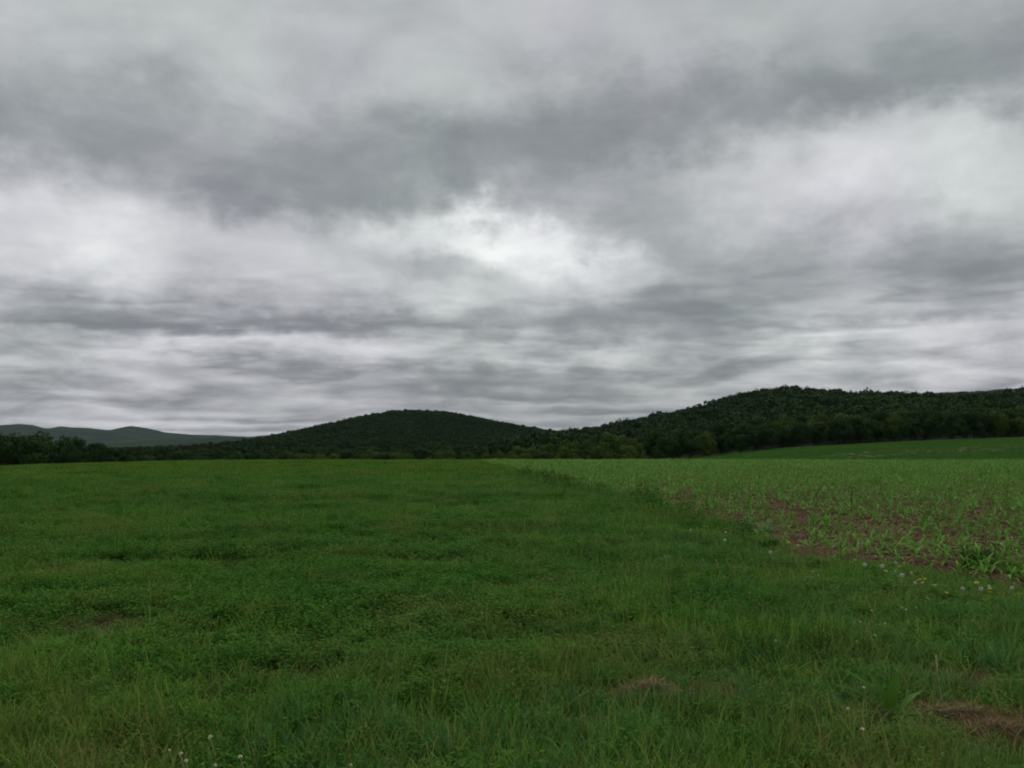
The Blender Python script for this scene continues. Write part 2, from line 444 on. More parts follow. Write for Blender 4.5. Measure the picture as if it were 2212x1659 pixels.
# ground material: dark thatch under the hay, red-brown tilled soil on the corn side
def ground_material():
    m = bpy.data.materials.new('ground'); m.use_nodes = True
    m.node_tree.nodes.clear(); t = NT(m.node_tree)
    geo = t.n('ShaderNodeNewGeometry').outputs['Position']
    at = t.n('ShaderNodeAttribute', attribute_name='soil').outputs['Fac']
    fa = t.n('ShaderNodeAttribute', attribute_name='crop').outputs['Fac']
    n1 = t.noise(geo, 1.3, 6, .65); n2 = t.noise(geo, 9, 6, .65); n3 = t.noise(geo, .03, 4, .6)
    soil = t.ramp(t.math('ADD', t.math('MULTIPLY', n1.outputs['Fac'], .4), t.math('MULTIPLY', n2.outputs['Fac'], .6)),
                  [(.3, (.034, .015, .007)), (.5, (.092, .044, .020)), (.7, (.150, .080, .038))])
    thatch = t.ramp(n2.outputs['Fac'], [(.3, (.016, .026, .010)), (.5, (.035, .048, .018)), (.7, (.075, .062, .030))])
    base = t.mix(t.maprange(t.math('ADD', at, t.math('MULTIPLY', t.math('SUBTRACT', n1.outputs['Fac'], .5), .9)), .42, .58, 0, 1), thatch, soil)
    # far land: fields and pasture
    sp = t.n('ShaderNodeSeparateXYZ'); t.put(sp.inputs[0], geo)
    n4 = t.noise(geo, .35, 5, .65)
    nb = t.n('ShaderNodeMapping'); t.put(nb.inputs['Vector'], geo); nb.inputs['Scale'].default_value = (.006, .035, 1)
    n5 = t.noise(nb.outputs[0], 1.0, 3, .6)
    green = t.mix(t.maprange(n4.outputs['Fac'], .35, .65, 0, 1), (.042, .118, .017), (.072, .160, .028))
    green = t.mix(t.maprange(n5.outputs['Fac'], .62, .72, 0, .4), green, (.105, .080, .036))
    wv = t.noise(geo, .02, 3, .6)
    yy = t.math('ADD', sp.outputs[1], t.math('MULTIPLY', t.math('SUBTRACT', wv.outputs['Fac'], .5), 22))
    band = t.math('MULTIPLY', t.maprange(yy, 186, 200, 0, 1), t.maprange(yy, 224, 230, 1, 0))
    band = t.math('MULTIPLY', band, t.maprange(sp.outputs[0], 70, 95, 0, 1))
    green = t.mix(band, green, (.024, .075, .012))
    strip = t.math('MULTIPLY', t.maprange(yy, 228, 234, 0, 1), t.maprange(yy, 246, 252, 1, 0))
    strip = t.math('MULTIPLY', strip, t.maprange(sp.outputs[0], 78, 100, 0, 1))
    green = t.mix(t.math('MULTIPLY', strip, t.maprange(n4.outputs['Fac'], .35, .65, .6, .95)), green, (.085, .050, .026))
    farf = t.maprange(sp.outputs[1], 95, 130, 0, 1)
    base = t.mix(farf, base, green)
    bs = t.n('ShaderNodeBsdfPrincipled'); t.put(bs.inputs['Base Color'], base)
    bs.inputs['Roughness'].default_value = .95; bs.inputs['Specular IOR Level'].default_value = .1
    b = t.n('ShaderNodeBump'); b.inputs['Strength'].default_value = .9; b.inputs['Distance'].default_value = .05
    t.put(b.inputs['Height'], n2.outputs['Fac']); t.put(bs.inputs['Normal'], b.outputs[0])
    o = t.n('ShaderNodeOutputMaterial'); t.put(o.inputs[0], bs.outputs[0])
    return m

gx = axis(-9000, 9000, .16, .035); gy = axis(-600, 9000, .16, .022)
XX, YY = np.meshgrid(gx, gy)
ZZ = zg(XX, YY)
gm = grid_mesh('ground', gx, gy, ZZ, ground_material())
soil = sstep(-.25, .35, XX - bx(YY)).ravel()
a_ = gm.attributes.new('soil', 'FLOAT', 'POINT'); a_.data.foreach_set('value', soil.astype(np.float32))
tag(obj('ground', gm), 'open rolling farm ground under the hay and corn fields', None, None, 'structure')

# ------------------------------------------------------------------ hills
def skyline(pts, D, tree):
    xs = [(p[0] * 1024 / 2212 - 512) * D / FPX for p in pts]
    zs = [CAM_H + (HORIZ - p[1] * 768 / 1659) / FPX * D - tree for p in pts]
    return xs, zs

def hill_material(name, c1, c2, sc_):
    m = bpy.data.materials.new(name); m.use_nodes = True
    m.node_tree.nodes.clear(); t = NT(m.node_tree)
    geo = t.n('ShaderNodeNewGeometry').outputs['Position']
    n1 = t.noise(geo, sc_, 6, .7)
    bs = t.n('ShaderNodeBsdfPrincipled'); t.put(bs.inputs['Base Color'], t.mix(t.maprange(n1.outputs['Fac'], .35, .65, 0, 1), c1, c2))
    bs.inputs['Roughness'].default_value = .95; bs.inputs['Specular IOR Level'].default_value = .1
    o = t.n('ShaderNodeOutputMaterial'); t.put(o.inputs[0], bs.outputs[0])
    return m
M['hillfloor'] = hill_material('forest_floor', (.008, .015, .007), (.016, .026, .011), .05)
M['farhill'] = hill_material('far_wooded_hill', (.006, .020, .012), (.026, .052, .028), .006)

# right hill, its foot along the far edge of the corn field
RH = [(1150, 938), (1200, 936), (1260, 931), (1330, 914), (1380, 905), (1440, 891), (1500, 877), (1560, 862), (1600, 851), (1640, 843), (1690, 838.5),
      (1720, 840), (1760, 847), (1800, 850), (1900, 850), (1960, 857), (2020, 857.5), (2080, 855), (2130, 850), (2212, 842), (2400, 835), (2800, 850)]
RHX, RHZ = skyline(RH, 850, 11.5)
RHX = [RHX[0] - 60] + RHX; RHZ = [-20] + RHZ
def h_right(x, y):
    u = x * 850 / np.maximum(y, 330.)       # the slope fans out a little with distance
    u = x + (u - x) * .6
    zc_ = np.interp(u, RHX, RHZ)
    z0 = zg(x, np.full_like(y, 335.))
    t = np.clip((y - 328) / (850 - 328), 0, 1)
    p = .55 * t + .45 * (t * t * (3 - 2 * t))
    z = z0 - .6 + (zc_ - z0 + .6) * p
    z = z + 3.0 * (fbm(x / 55, y / 70, 3) - .5) * np.sin(np.pi * np.clip(t, 0, 1))
    back = np.clip((y - 850) / 350, 0, 1)
    return z - back * back * 60
xs = np.arange(-20, 760, 8.); ys = np.arange(328, 1190, 8.)
XX, YY = np.meshgrid(xs, ys)
tag(obj('hill', grid_mesh('hill', xs, ys, h_right(XX, YY), M['hillfloor'])), 'wooded hill rising behind the far edge of the corn field', None, None, 'structure')

CH = [(440, 975), (520, 968), (580, 959), (640, 944), (690, 929), (740, 914), (800, 898), (850, 889.5), (900, 888.5), (960, 892), (1010, 901), (1060, 911),
      (1110, 921), (1150, 928), (1200, 935), (1260, 940), (1340, 950), (1450, 960)]
CHX, CHZ = skyline([(a + 14, b) for a, b in CH], 1500, 9)
CHX = [CHX[0] - 150] + CHX + [CHX[-1] + 150]; CHZ = [-25] + CHZ + [-25]
def h_center(x, y):
    zc_ = np.interp(x * (1 + .25 * (1500 / np.maximum(y, 600) - 1)), CHX, CHZ)
    t = np.clip((y - 640) / (1500 - 640), 0, 1)
    p = t * t * (3 - 2 * t)
    z = -9 + (zc_ + 9) * p + 5 * (fbm(x / 90 + 7, y / 110, 3) - .5) * np.sin(np.pi * t)
    back = np.clip((y - 1500) / 600, 0, 1)
    return z - back * back * 90
xs = np.arange(-1150, 900, 14.); ys = np.arange(640, 2080, 14.)
XX, YY = np.meshgrid(xs, ys)
tag(obj('hill', grid_mesh('hill', xs, ys, h_center(XX, YY), M['hillfloor'])), 'rounded wooded hill in the middle distance', None, None, 'structure')

def far_ridge(pts, D, depth, label, seed, amp=5, mat='farhill'):
    px, pz = skyline(pts, D, 0)
    px = [px[0] - D * .08] + px + [px[-1] + D * .08]; pz = [-30] + pz + [-30]
    st = D / 260
    xs = np.arange(px[0], px[-1], st); ys = np.arange(D - depth, D + depth * .6, st)
    XX, YY = np.meshgrid(xs, ys)
    zc_ = np.interp(XX * (1 + .8 * (D / YY - 1)), px, pz)
    t = np.clip((YY - (D - depth)) / depth, 0, 1); p = t ** 1.3
    bk = np.clip((YY - D) / (depth * .6), 0, 1)
    z = -15 + (zc_ + 15) * p - bk * bk * 120
    z += amp * 2 * (1 - t) * (fbm(XX / (depth * .3) + seed, YY / (depth * .4), 3) - .5) * np.sin(np.pi * t) + amp * (fbm(XX / (st * 2.2) + seed, YY / (st * 2.2), 2) - .5)
    return tag(obj('hill', grid_mesh('hill', xs, ys, z, M[mat])), label, None, None, 'structure')

far_ridge([(-300, 925), (-120, 921), (0, 918.5), (40, 916), (70, 918), (101, 926), (130, 921), (162, 923.5), (195, 924.5), (235, 929.5), (262, 924), (285, 920), (324, 926), (356, 934), (400, 938),
           (460, 940), (540, 944), (640, 950), (760, 953)], 4600, 1900, 'far blue wooded hills at the left horizon', 1.3, 4)
far_ridge([(250, 957), (330, 951), (400, 948), (470, 945), (540, 943.5), (590, 939), (640, 930), (680, 921), (720, 914), (760, 913), (820, 925), (900, 945)], 2500, 800,
          'low wooded shoulder beyond the middle hill', 6.1, 5)
far_ridge([(1780, 862), (1880, 857), (1960, 851.5), (2010, 848.5), (2060, 846.5), (2110, 845), (2160, 841), (2212, 839), (2400, 833), (2700, 840)], 2600, 900,
          'distant ridge showing just above the right hill', 3.3, 5)

# ------------------------------------------------------------------ scatter (geometry nodes) for what nobody could count
def scatter(name, pts, rot, scl, idx, protos, label, cat):
    me = bpy.data.meshes.new(name)
    me.vertices.add(len(pts)); me.vertices.foreach_set('co', np.asarray(pts, np.float32).ravel())
    for an, ty, dat, fld in (('rot', 'FLOAT_VECTOR', rot, 'vector'), ('scl', 'FLOAT_VECTOR', scl, 'vector'), ('idx', 'INT', idx, 'value')):
        at = me.attributes.new(an, ty, 'POINT')
        at.data.foreach_set(fld, np.asarray(dat, np.int32 if ty == 'INT' else np.float32).ravel())
    o = obj(name, me)
    c = bpy.data.collections.new(name + '_kinds')
    for p in protos: c.objects.link(p)
    ng = bpy.data.node_groups.new(name, 'GeometryNodeTree')
    ng.interface.new_socket('Geometry', in_out='INPUT', socket_type='NodeSocketGeometry')
    ng.interface.new_socket('Geometry', in_out='OUTPUT', socket_type='NodeSocketGeometry')
    gi = ng.nodes.new('NodeGroupInput'); go = ng.nodes.new('NodeGroupOutput')
    ci = ng.nodes.new('GeometryNodeCollectionInfo'); ci.inputs[0].default_value = c
    ci.inputs['Separate Children'].default_value = True; ci.inputs['Reset Children'].default_value = True
    ip = ng.nodes.new('GeometryNodeInstanceOnPoints'); ip.inputs['Pick Instance'].default_value = True
    def named(nm, ty):
        n_ = ng.nodes.new('GeometryNodeInputNamedAttribute'); n_.data_type = ty; n_.inputs[0].default_value = nm
        return n_.outputs[0]
    L = ng.links.new
    L(gi.outputs[0], ip.inputs['Points']); L(ci.outputs[0], ip.inputs['Instance'])
    L(named('idx', 'INT'), ip.inputs['Instance Index'])
    L(named('rot', 'FLOAT_VECTOR'), ip.inputs['Rotation']); L(named('scl', 'FLOAT_VECTOR'), ip.inputs['Scale'])
    L(ip.outputs[0], go.inputs[0])
    md = o.modifiers.new('scatter', 'NODES'); md.node_group = ng
    tag(o, label, cat, None, 'stuff')
    return o

def proto(name, mb, mats): return obj(name, mb.mesh(name, mats), link=False)

# ---- tuft kinds
def grass_tuft(n, r, h, wd=.0045, mats=('grass', 'dry'), dry=.05, name='sward_tuft', spread=.9):
    mb = MB()
    for i in range(n):
        a = random.random() * 6.283; q = r * math.sqrt(random.random()); z = random.random()
        hh = h * (.45 + .75 * z)
        blade(mb, (q * math.cos(a), q * math.sin(a), -.02), random.random() * 6.283, hh, wd * random.uniform(.7, 1.4),
              random.uniform(0, .65) * spread, random.uniform(.2, 2.1) * spread, 1 if random.random() < dry else 0, seg=4)
    return proto(name, mb, [M[k] for k in mats])

def alfalfa_tuft(n, r, h, name='sward_tuft', leaf=.0145):
    mb = MB()
    for i in range(n):
        a = random.random() * 6.283; q = r * math.sqrt(random.random())
        b = Vector((q * math.cos(a), q * math.sin(a), -.02)); hh = h * random.uniform(.55, 1.15)
        la = random.random() * 6.283; lean = random.uniform(.05, .5)
        top = b + Vector((math.cos(la) * math.sin(lean), math.sin(la) * math.sin(lean), math.cos(lean))) * hh
        blade(mb, b, la, hh, .003, lean, .1, 1, seg=2)
        nl = int(hh / .012)
        for k in range(nl):
            t = .2 + .8 * (k + random.random()) / nl
            p = b.lerp(top, min(t, 1)); az_ = k * 2.4 + random.uniform(-.5, .5)
            d = Vector((math.cos(az_), math.sin(az_), .35)).normalized() * random.uniform(.010, .03)
            c = p + d
            for j in (-1, 0, 1):
                az2 = az_ + j * 1.0
                u = Vector((math.cos(az2), math.sin(az2), random.uniform(-.3, .6))).normalized()
                s_ = u.cross(Vector((0, 0, 1))).normalized(); s_ = (s_ + Vector((0, 0, random.uniform(-.4, .4)))).normalized()
                Lf = leaf * random.uniform(.8, 1.4)
                mb.add([c, c + u * Lf * .55 - s_ * Lf * .30, c + u * Lf, c + u * Lf * .55 + s_ * Lf * .30], [(0, 1, 2, 3)], 0)
    return proto(name, mb, [M['alfalfa'], M['alfalfa_stem']])

def far_clump(name='sward_tuft', tall=1.0, mats=('alfalfa', 'grass')):
    mb = MB()
    for i in range(150):
        a = random.random() * 6.283; q = .42 * math.sqrt(random.random())
        h = (.10 + .10 * random.random()) * tall * (1.1 - .8 * q)
        p = Vector((q * math.cos(a), q * math.sin(a), h * random.uniform(.5, 1)))
        if random.random() < .6:
            u = Vector((random.uniform(-1, 1), random.uniform(-1, 1), random.uniform(-.5, .8))).normalized() * .028
            v = Vector((random.uniform(-1, 1), random.uniform(-1, 1), random.uniform(-.5, .8))).normalized() * .022
            mb.add([p - u - v, p + u - v, p + u + v, p - u + v], [(0, 1, 2, 3)], 0)
        else:
            blade(mb, (p.x, p.y, 0), random.random() * 6.283, h * 1.5, .012, random.uniform(0, .6), random.uniform(.2, 1), 1, seg=2)
    return proto(name, mb, [M[k] for k in mats])

protos = []
for i in range(5): protos.append(grass_tuft(30, .075, .17))                       # 0-4 fine grass
for i in range(3): protos.append(grass_tuft(22, .06, .24, .006, dry=.04))         # 5-7 tall grass
for i in range(5): protos.append(alfalfa_tuft(9, .08, .15))                       # 8-12 alfalfa
for i in range(2): protos.append(grass_tuft(26, .08, .10, .0045, ('dry', 'grass'), .35, spread=1.9))    # 13-14 dry
for i in range(3): protos.append(far_clump())                                     # 15-17 far clumps
for i in range(2): protos.append(grass_tuft(20, .06, .20, .0065, ('blue_grass', 'dry'), .03))         # 18-19 blue-green grass
for i in range(2):                                                                # 20-21 rank dark weeds
    mb = MB()
    for k in range(90):
        a = random.random() * 6.283; q = .12 * math.sqrt(random.random()); h = random.uniform(.06, .26)
        p_ = Vector((q * math.cos(a), q * math.sin(a), h)); u = Vector((random.gauss(0, 1), random.gauss(0, 1), random.gauss(0, .6))).normalized() * .03
        v_ = u.orthogonal().normalized() * .010
        mb.add([p_ - u * .5, p_ + v_, p_ + u * .5, p_ - v_], [(0, 1, 2, 3)], 0)
    for k in range(14):
        blade(mb, (random.gauss(0, .04), random.gauss(0, .04), 0), random.random() * 6.28, random.uniform(.15, .32), .006, random.uniform(0, .5), .6, 1, seg=3)
    protos.append(proto('sward_tuft', mb, [M['weed'], M['grass']]))

def dens_pts(y0, y1, per_m2, margin=1.15, side=.6):
    """even random points in the ground seen between two distances, with a margin at the sides"""
    hw = lambda y: .5625 * y * margin + side
    area = (hw(y0) + hw(y1)) * (y1 - y0)
    n = int(area * per_m2)
    y = np.sqrt(rng.random(n) * (y1 ** 2 - y0 ** 2) + y0 ** 2)
    x = (rng.random(n) * 2 - 1) * hw(y)
    return x, y

# worn, dry or bare places: centre, half sizes, strength
DRY = []
def dry(px, py, rx, ry, s):
    p = ray(px, py); DRY.append((p.x, p.y, rx, ry, s))
dry(1640, 1765, .34, .22, 1.0); dry(1800, 1755, .45, .30, .7); dry(1460, 1835, .40, .16, .8)
dry(2560, 1850, .45, .42, 1.1); dry(2400, 1805, .5, .16, .8); dry(2480, 1725, .4, .28, .8); dry(2530, 1920, .25, .2, .9); dry(2265, 1850, .26, .20, 1.1); dry(2150, 1800, .3, .18, .7)
dry(575, 1440, .7, .5, 1.0); dry(610, 1465, .4, .3, .9); dry(350, 1440, .7, .4, .7); dry(250, 1590, .45, .5, 1.0); dry(180, 1620, .6, .35, .6); dry(2120, 1430, .8, .35, .8)
dry(560, 1790, .25, .2, .85); dry(680, 1725, .6, .25, .7); dry(1000, 1440, .8, .35, .35); dry(860, 1370, 1.2, .5, .3)
dry(1080, 1830, .35, .25, .4); dry(2050, 1410, 1.1, .55, 1.0); dry(2250, 1470, .5, .3, .4); dry(1780, 1378, .4, .5, .4)
dry(900, 1285, 2, 1, .4); dry(420, 1300, 2, 1, .3); dry(1250, 1330, 1.5, .8, .3)
def dryness(x, y):
    s = np.zeros_like(x)
    for (cx, cy, rx, ry, k) in DRY:
        q = ((x - cx) / rx) ** 2 + ((y - cy) / ry) ** 2
        s = np.maximum(s, k * np.exp(-q * .9))
    return s

P_, RT, SC, IX = [], [], [], []
def sow(x, y, kind, s, hs, tilt=.12):
    n = len(x)
    if n == 0: return
    z = zg(x, y)
    P_.append(np.stack([x, y, z], -1))
    RT.append(np.stack([rng.normal(0, tilt, n), rng.normal(0, tilt, n), rng.random(n) * 6.283], -1))
    SC.append(np.stack([s, s, s * hs], -1)); IX.append(kind)

def field(y0, y1, per, big=1.0):
    x, y = dens_pts(y0, y1, per)
    left = x < bx(y) + .35 * (rng.random(len(x)) - .2)
    x = x[left]; y = y[left]
    d = dryness(x, y) + .25 * (fbm(x * .9 + 40, y * .9, 3) - .5)
    keep = rng.random(len(x)) > np.clip(d * 1.05 - .10, 0, .95)
    x, y, d = x[keep], y[keep], d[keep]
    n = len(x)
    hgt = .50 + 1.1 * fbm(x / 1.1, y / .9 + 20, 3)          # lumpy sward
    hgt *= 1 - .45 * np.clip(d, 0, 1)
    verge = sstep(-1.6, -.2, x - bx(y)) * sstep(7.0, 9.5, y) * sstep(17, 13, y)   # short weedy strip beside the corn
    hgt *= 1 - .48 * verge
    # near and to the right it is grass, farther off it is alfalfa
    gfrac = np.clip(.12 + .75 * sstep(8.5, 5.0, y) + .45 * sstep(-1.0, 3.0, x) * sstep(30, 12, y) + .45 * (fbm(x / 1.5 + 9, y / 1.5, 3) - .5), .05, .88)
    r = rng.random(n)
    kind = np.where(r < gfrac, rng.integers(0, 8, n), rng.integers(8, 13, n))
    bl = (rng.random(n) < np.clip((fbm(x / 1.3 + 77, y / 1.3, 2) - .35) * 1.6, 0, .7)) & (r < gfrac) & (x > -1.5)
    kind = np.where(bl, rng.integers(18, 20, n), kind)
    kind = np.where(rng.random(n) < np.clip(d * .8, .045, .7), rng.integers(13, 15, n), kind)
    rough = (np.abs(x - bx(y) + .3) < (.25 + .9 * fbm(y / 3 + 60, x * 0, 3)) * np.clip(y / 22, .5, 1.6)) & (y > 14)
    hgt = np.where(rough, hgt * 1.12, hgt)
    kind = np.where(rough & (rng.random(n) < .025), rng.integers(20, 22, n), kind)
    s = big * rng.uniform(.75, 1.25, n)
    sow(x, y, kind, s, hgt)

field(3.0, 6.5, 270)
field(6.5, 12, 210, 1.1)
field(12, 24, 105, 1.35)
field(24, 40, 48, 1.8)
x, y = dens_pts(36, 66, 9)
k = x < bx(y); x, y = x[k], y[k]
sow(x, y, rng.integers(15, 18, len(x)), rng.uniform(.8, 1.3, len(x)), .7 + .7 * fbm(x / 3, y / 3, 2), .05)
x, y = dens_pts(66, 112, 6)
k = x < bx(y); x, y = x[k], y[k]
sow(x, y, rng.integers(15, 18, len(x)), rng.uniform(1.0, 1.5, len(x)), .6 + .5 * fbm(x / 3, y / 3, 2), .05)
scatter('grass', np.concatenate(P_), np.concatenate(RT), np.concatenate(SC), np.concatenate(IX), protos,
        'dense green grass and alfalfa covering the hay field', 'grass')

# ------------------------------------------------------------------ dry litter: stubble on the soil, straw in the worn places
lit = []
for i in range(4):
    mb = MB()
    for k in range(7):
        L_ = random.uniform(.05, .20); a = random.gauss(0, .35) + (math.pi if random.random() < .5 else 0)
        c = Vector((random.uniform(-.14, .14), random.uniform(-.14, .14), random.uniform(.004, .025)))
        blade(mb, c, a, L_, random.uniform(.004, .012), 1.45, random.uniform(-.1, .25), 0, seg=2)
    lit.append(proto('litter_piece', mb, [M['straw']]))
for i in range(3):
    mb = MB()
    for k in range(34):
        L_ = random.uniform(.04, .13); a = random.random() * 6.283
        c = Vector((random.gauss(0, .05), random.gauss(0, .05), random.uniform(.002, .02)))
        blade(mb, c, a, L_, random.uniform(.0016, .004), random.uniform(1.1, 1.6), random.uniform(-.4, .5), 0, seg=2)
    lit.append(proto('litter_piece', mb, [M['dry']]))
for i in range(2):
    mb = MB()
    for k in range(6):
        r0 = random.uniform(.008, .028); c = Vector((random.uniform(-.12, .12), random.uniform(-.12, .12), r0 * .3))
        vs = [c + Vector((x_, y_, z_)) * r0 * random.uniform(.7, 1.2) for x_, y_, z_ in
              ((1, 0, 0), (-1, 0, 0), (0, 1, 0), (0, -1, 0), (0, 0, .8), (0, 0, -.8))]
        mb.add(vs, [(0, 2, 4), (2, 1, 4), (1, 3, 4), (3, 0, 4), (2, 0, 5), (1, 2, 5), (3, 1, 5), (0, 3, 5)])
    lit.append(proto('litter_piece', mb, [M['clod']]))
P_, RT, SC, IX = [], [], [], []
for (y0, y1, per) in ((8, 16, 40), (16, 30, 20), (30, 50, 6)):
    x, y = dens_pts(y0, y1, per); k = x > bx(y) - .1; x, y = x[k], y[k]
    f = fbm(x / 1.6 + 3, y / 1.2, 3); ki = np.where(rng.random(len(x)) < .55, rng.integers(0, 4, len(x)), rng.integers(7, 9, len(x)))
    keep = (rng.random(len(x)) < np.clip((f - .35) * 3, .12, 1)) | (ki > 6)
    x, y, ki = x[keep], y[keep], ki[keep]
    P_.append(np.stack([x, y, zg(x, y)], -1)); n = len(x)
    RT.append(np.stack([np.zeros(n), np.zeros(n), rng.normal(.05, .25, n)], -1)); s = rng.uniform(.7, 1.4, n)
    SC.append(np.stack([s, s, s], -1)); IX.append(ki)
x, y = dens_pts(3.6, 14, 70); d = dryness(x, y)
k = (rng.random(len(x)) < np.clip(d * 1.3 - .15, .03, 1)) & (x < bx(y) + .5); x, y = x[k], y[k]; n = len(x)
P_.append(np.stack([x, y, zg(x, y) + .01], -1)); RT.append(np.stack([rng.normal(0, .1, n), rng.normal(0, .1, n), rng.random(n) * 6.28], -1))
s = rng.uniform(.9, 1.6, n); SC.append(np.stack([s, s, s], -1)); IX.append(rng.integers(4, 7, n))
scatter('straw_litter', np.concatenate(P_), np.concatenate(RT), np.concatenate(SC), np.concatenate(IX), lit,
        'pale dry stalks, thatch and clods strewn on the bare soil', 'litter')

# ------------------------------------------------------------------ corn
def corn_leaf(mb, z0, az_, L_, wd, lean, curl, mi=0):
    prof = lambda t: (0.55 + 1.6 * t if t < .28 else max(0.0, 1.0 - ((t - .28) / .72) ** 1.7)) + .001
    blade(mb, (0, 0, z0), az_, L_, wd, lean, curl, mi, seg=5, fold=.22, profile=prof)
def corn_data(k):
    """stalk mesh and leaf meshes of one young corn plant, about 0.4 m tall"""
    st = MB(); h = random.uniform(.12, .18)
    tube(st, [(0, 0, -.02), (0, 0, h * .5), (.004, 0, h)], [.009, .008, .004], 6)
    leaves = []; a0 = random.random() * 3.14
    n = random.choice((5, 6, 6))
    for i in range(n):
        t = i / (n - 1)
        L_ = (.20 + .16 * math.sin(math.pi * min(1, t * .85 + .15))) * random.uniform(.85, 1.15)
        mb = MB()
        corn_leaf(mb, .03 + t * (h - .03), a0 + math.pi * i + random.uniform(-.5, .5), L_, random.uniform(.034, .050),
                  .95 - .6 * t + random.uniform(-.15, .2), random.uniform(.8, 1.9) * (1.15 - .4 * t))
        leaves.append(mb)
    return st, leaves
CK = [corn_data(k) for k in range(8)]
corn_joined = []
for st, lv in CK:
    mb = MB(); mb.add(st.v, st.f, 1)
    for l_ in lv: mb.add(l_.v, l_.f, 0)
    corn_joined.append(mb)
ROWA = R(3.0)                       # the rows run almost straight across the view
cx_, cy_ = [], []
row = 0; v = 5.0
cosr, sinr = math.cos(ROWA), math.sin(ROWA)
while v < 112:
    sp = .15 if v < 60 else .19
    u = np.arange(-10, 80, sp); u = u + rng.normal(0, .03, len(u)); vv = v + rng.normal(0, .06, len(u))
    x = u * cosr - vv * sinr; y = u * sinr + vv * cosr
    k = (x > bx(y) + .10) & (np.abs(x) < .5625 * y * 1.15 + 1.0) & (y > 7.5) & (y < 112)
    k &= rng.random(len(u)) > np.where(y < 34, .20, .14)
    k &= fbm(x / 2.2 + 50, y / 1.4, 2) > np.where(y < 34, .26, .22)
    cx_.append(x[k]); cy_.append(y[k])
    v += .64
cx_ = np.concatenate(cx_); cy_ = np.concatenate(cy_)
inview = np.abs(cx_) < .5625 * cy_ + .1
order = np.argsort(np.where(inview, np.hypot(cx_, cy_), 1e6))
near = order[:300]; rest = order[300:]
z = zg(cx_, cy_)
kinds = [proto('corn_plant_kind', mb, [M['corn'], M['corn_stalk']]) for mb in corn_joined]
n = len(rest); big = np.where(cy_[rest] > 55, 1.25, 1.0)
s = rng.uniform(.48, .98, n) * (.80 + .4 * fbm(cx_[rest] / 5, cy_[rest] / 5 + 8, 2)) * big
scatter('corn_crop', np.stack([cx_[rest], cy_[rest], z[rest]], -1), np.stack([rng.normal(0, .1, n), rng.normal(0, .1, n), rng.random(n) * 6.28], -1),
        np.stack([s, s, s / np.sqrt(big)], -1), rng.integers(0, 8, n), kinds, 'rows of young corn covering the rest of the field', 'corn')
# farther fields: coarse crop cover on the rise beyond the crest
cs = [far_clump('crop_clump', 1.0, ('far_crop', 'far_crop')) for _ in range(2)]
nn = 26000
y = np.sqrt(rng.random(nn) * (332 ** 2 - 112 ** 2) + 112 ** 2); x = rng.uniform(.02, .64, nn) * y
n = nn; s = rng.uniform(1.2, 2.0, n)
k = ~((x > 84) & (y > 222) & (y < 250) & (rng.random(nn) < .55)); x, y, s = x[k], y[k], s[k]; n = len(x)
scatter('far_corn_crop', np.stack([x, y, zg(x, y)], -1), np.stack([np.zeros(n), np.zeros(n), rng.random(n) * 6.28], -1),
        np.stack([s, s, s * .9], -1), rng.integers(0, 2, n), cs, 'green corn rows on the rise in front of the right hill', 'corn')

CG = 'young corn plants at the near edge of the corn field'
CMESH = []
for q, (st, lv) in enumerate(CK):
    CMESH.append((st.mesh('stalk', [M['corn_stalk']]), [l_.mesh('leaf', [M['corn']]) for l_ in lv], corn_joined[q].mesh('corn_plant', [M['corn'], M['corn_stalk']])))
for i, j in enumerate(near):
    q = random.randrange(8); x, y = float(cx_[j]), float(cy_[j])
    s_ = random.uniform(.45, .92); dist = math.hypot(x, y)
    lab = 'knee-high young corn plant with arching green leaves on bare brown soil'
    if i < 110:
        e = empty('corn_plant', (x, y, float(z[j])), lab, 'corn plant', CG, random.random() * 6.28, s_)
        e.rotation_euler[0] = random.gauss(0, .1); e.rotation_euler[1] = random.gauss(0, .1)
        obj('stalk', CMESH[q][0], e)
        for l_ in CMESH[q][1]: obj('leaf', l_, e)
    else:
        o = obj('corn_plant', CMESH[q][2], None, (x, y, float(z[j])))
        o.rotation_euler = (random.gauss(0, .1), random.gauss(0, .1), random.random() * 6.28); o.scale = (s_,) * 3
        tag(o, lab, 'corn plant', CG)

# ------------------------------------------------------------------ flowers
def sphere_pts(n):
    g = math.pi * (3 - math.sqrt(5))
    return [Vector((math.sqrt(max(0, 1 - (1 - 2 * (i + .5) / n) ** 2)) * math.cos(g * i), math.sqrt(max(0, 1 - (1 - 2 * (i + .5) / n) ** 2)) * math.sin(g * i), 1 - 2 * (i + .5) / n)) for i in range(n)]
def ico(mb, c, r, mi=0, sub=10):
    ph = 8; vs = []; fs = []
    for i in range(ph + 1):
        t = math.pi * i / ph
        for j in range(sub):
            p = 2 * math.pi * j / sub
            vs.append(Vector(c) + Vector((math.sin(t) * math.cos(p), math.sin(t) * math.sin(p), math.cos(t))) * r)
    for i in range(ph):
        for j in range(sub):
            fs.append((i * sub + j, i * sub + (j + 1) % sub, (i + 1) * sub + (j + 1) % sub, (i + 1) * sub + j))
    mb.add(vs, fs, mi)

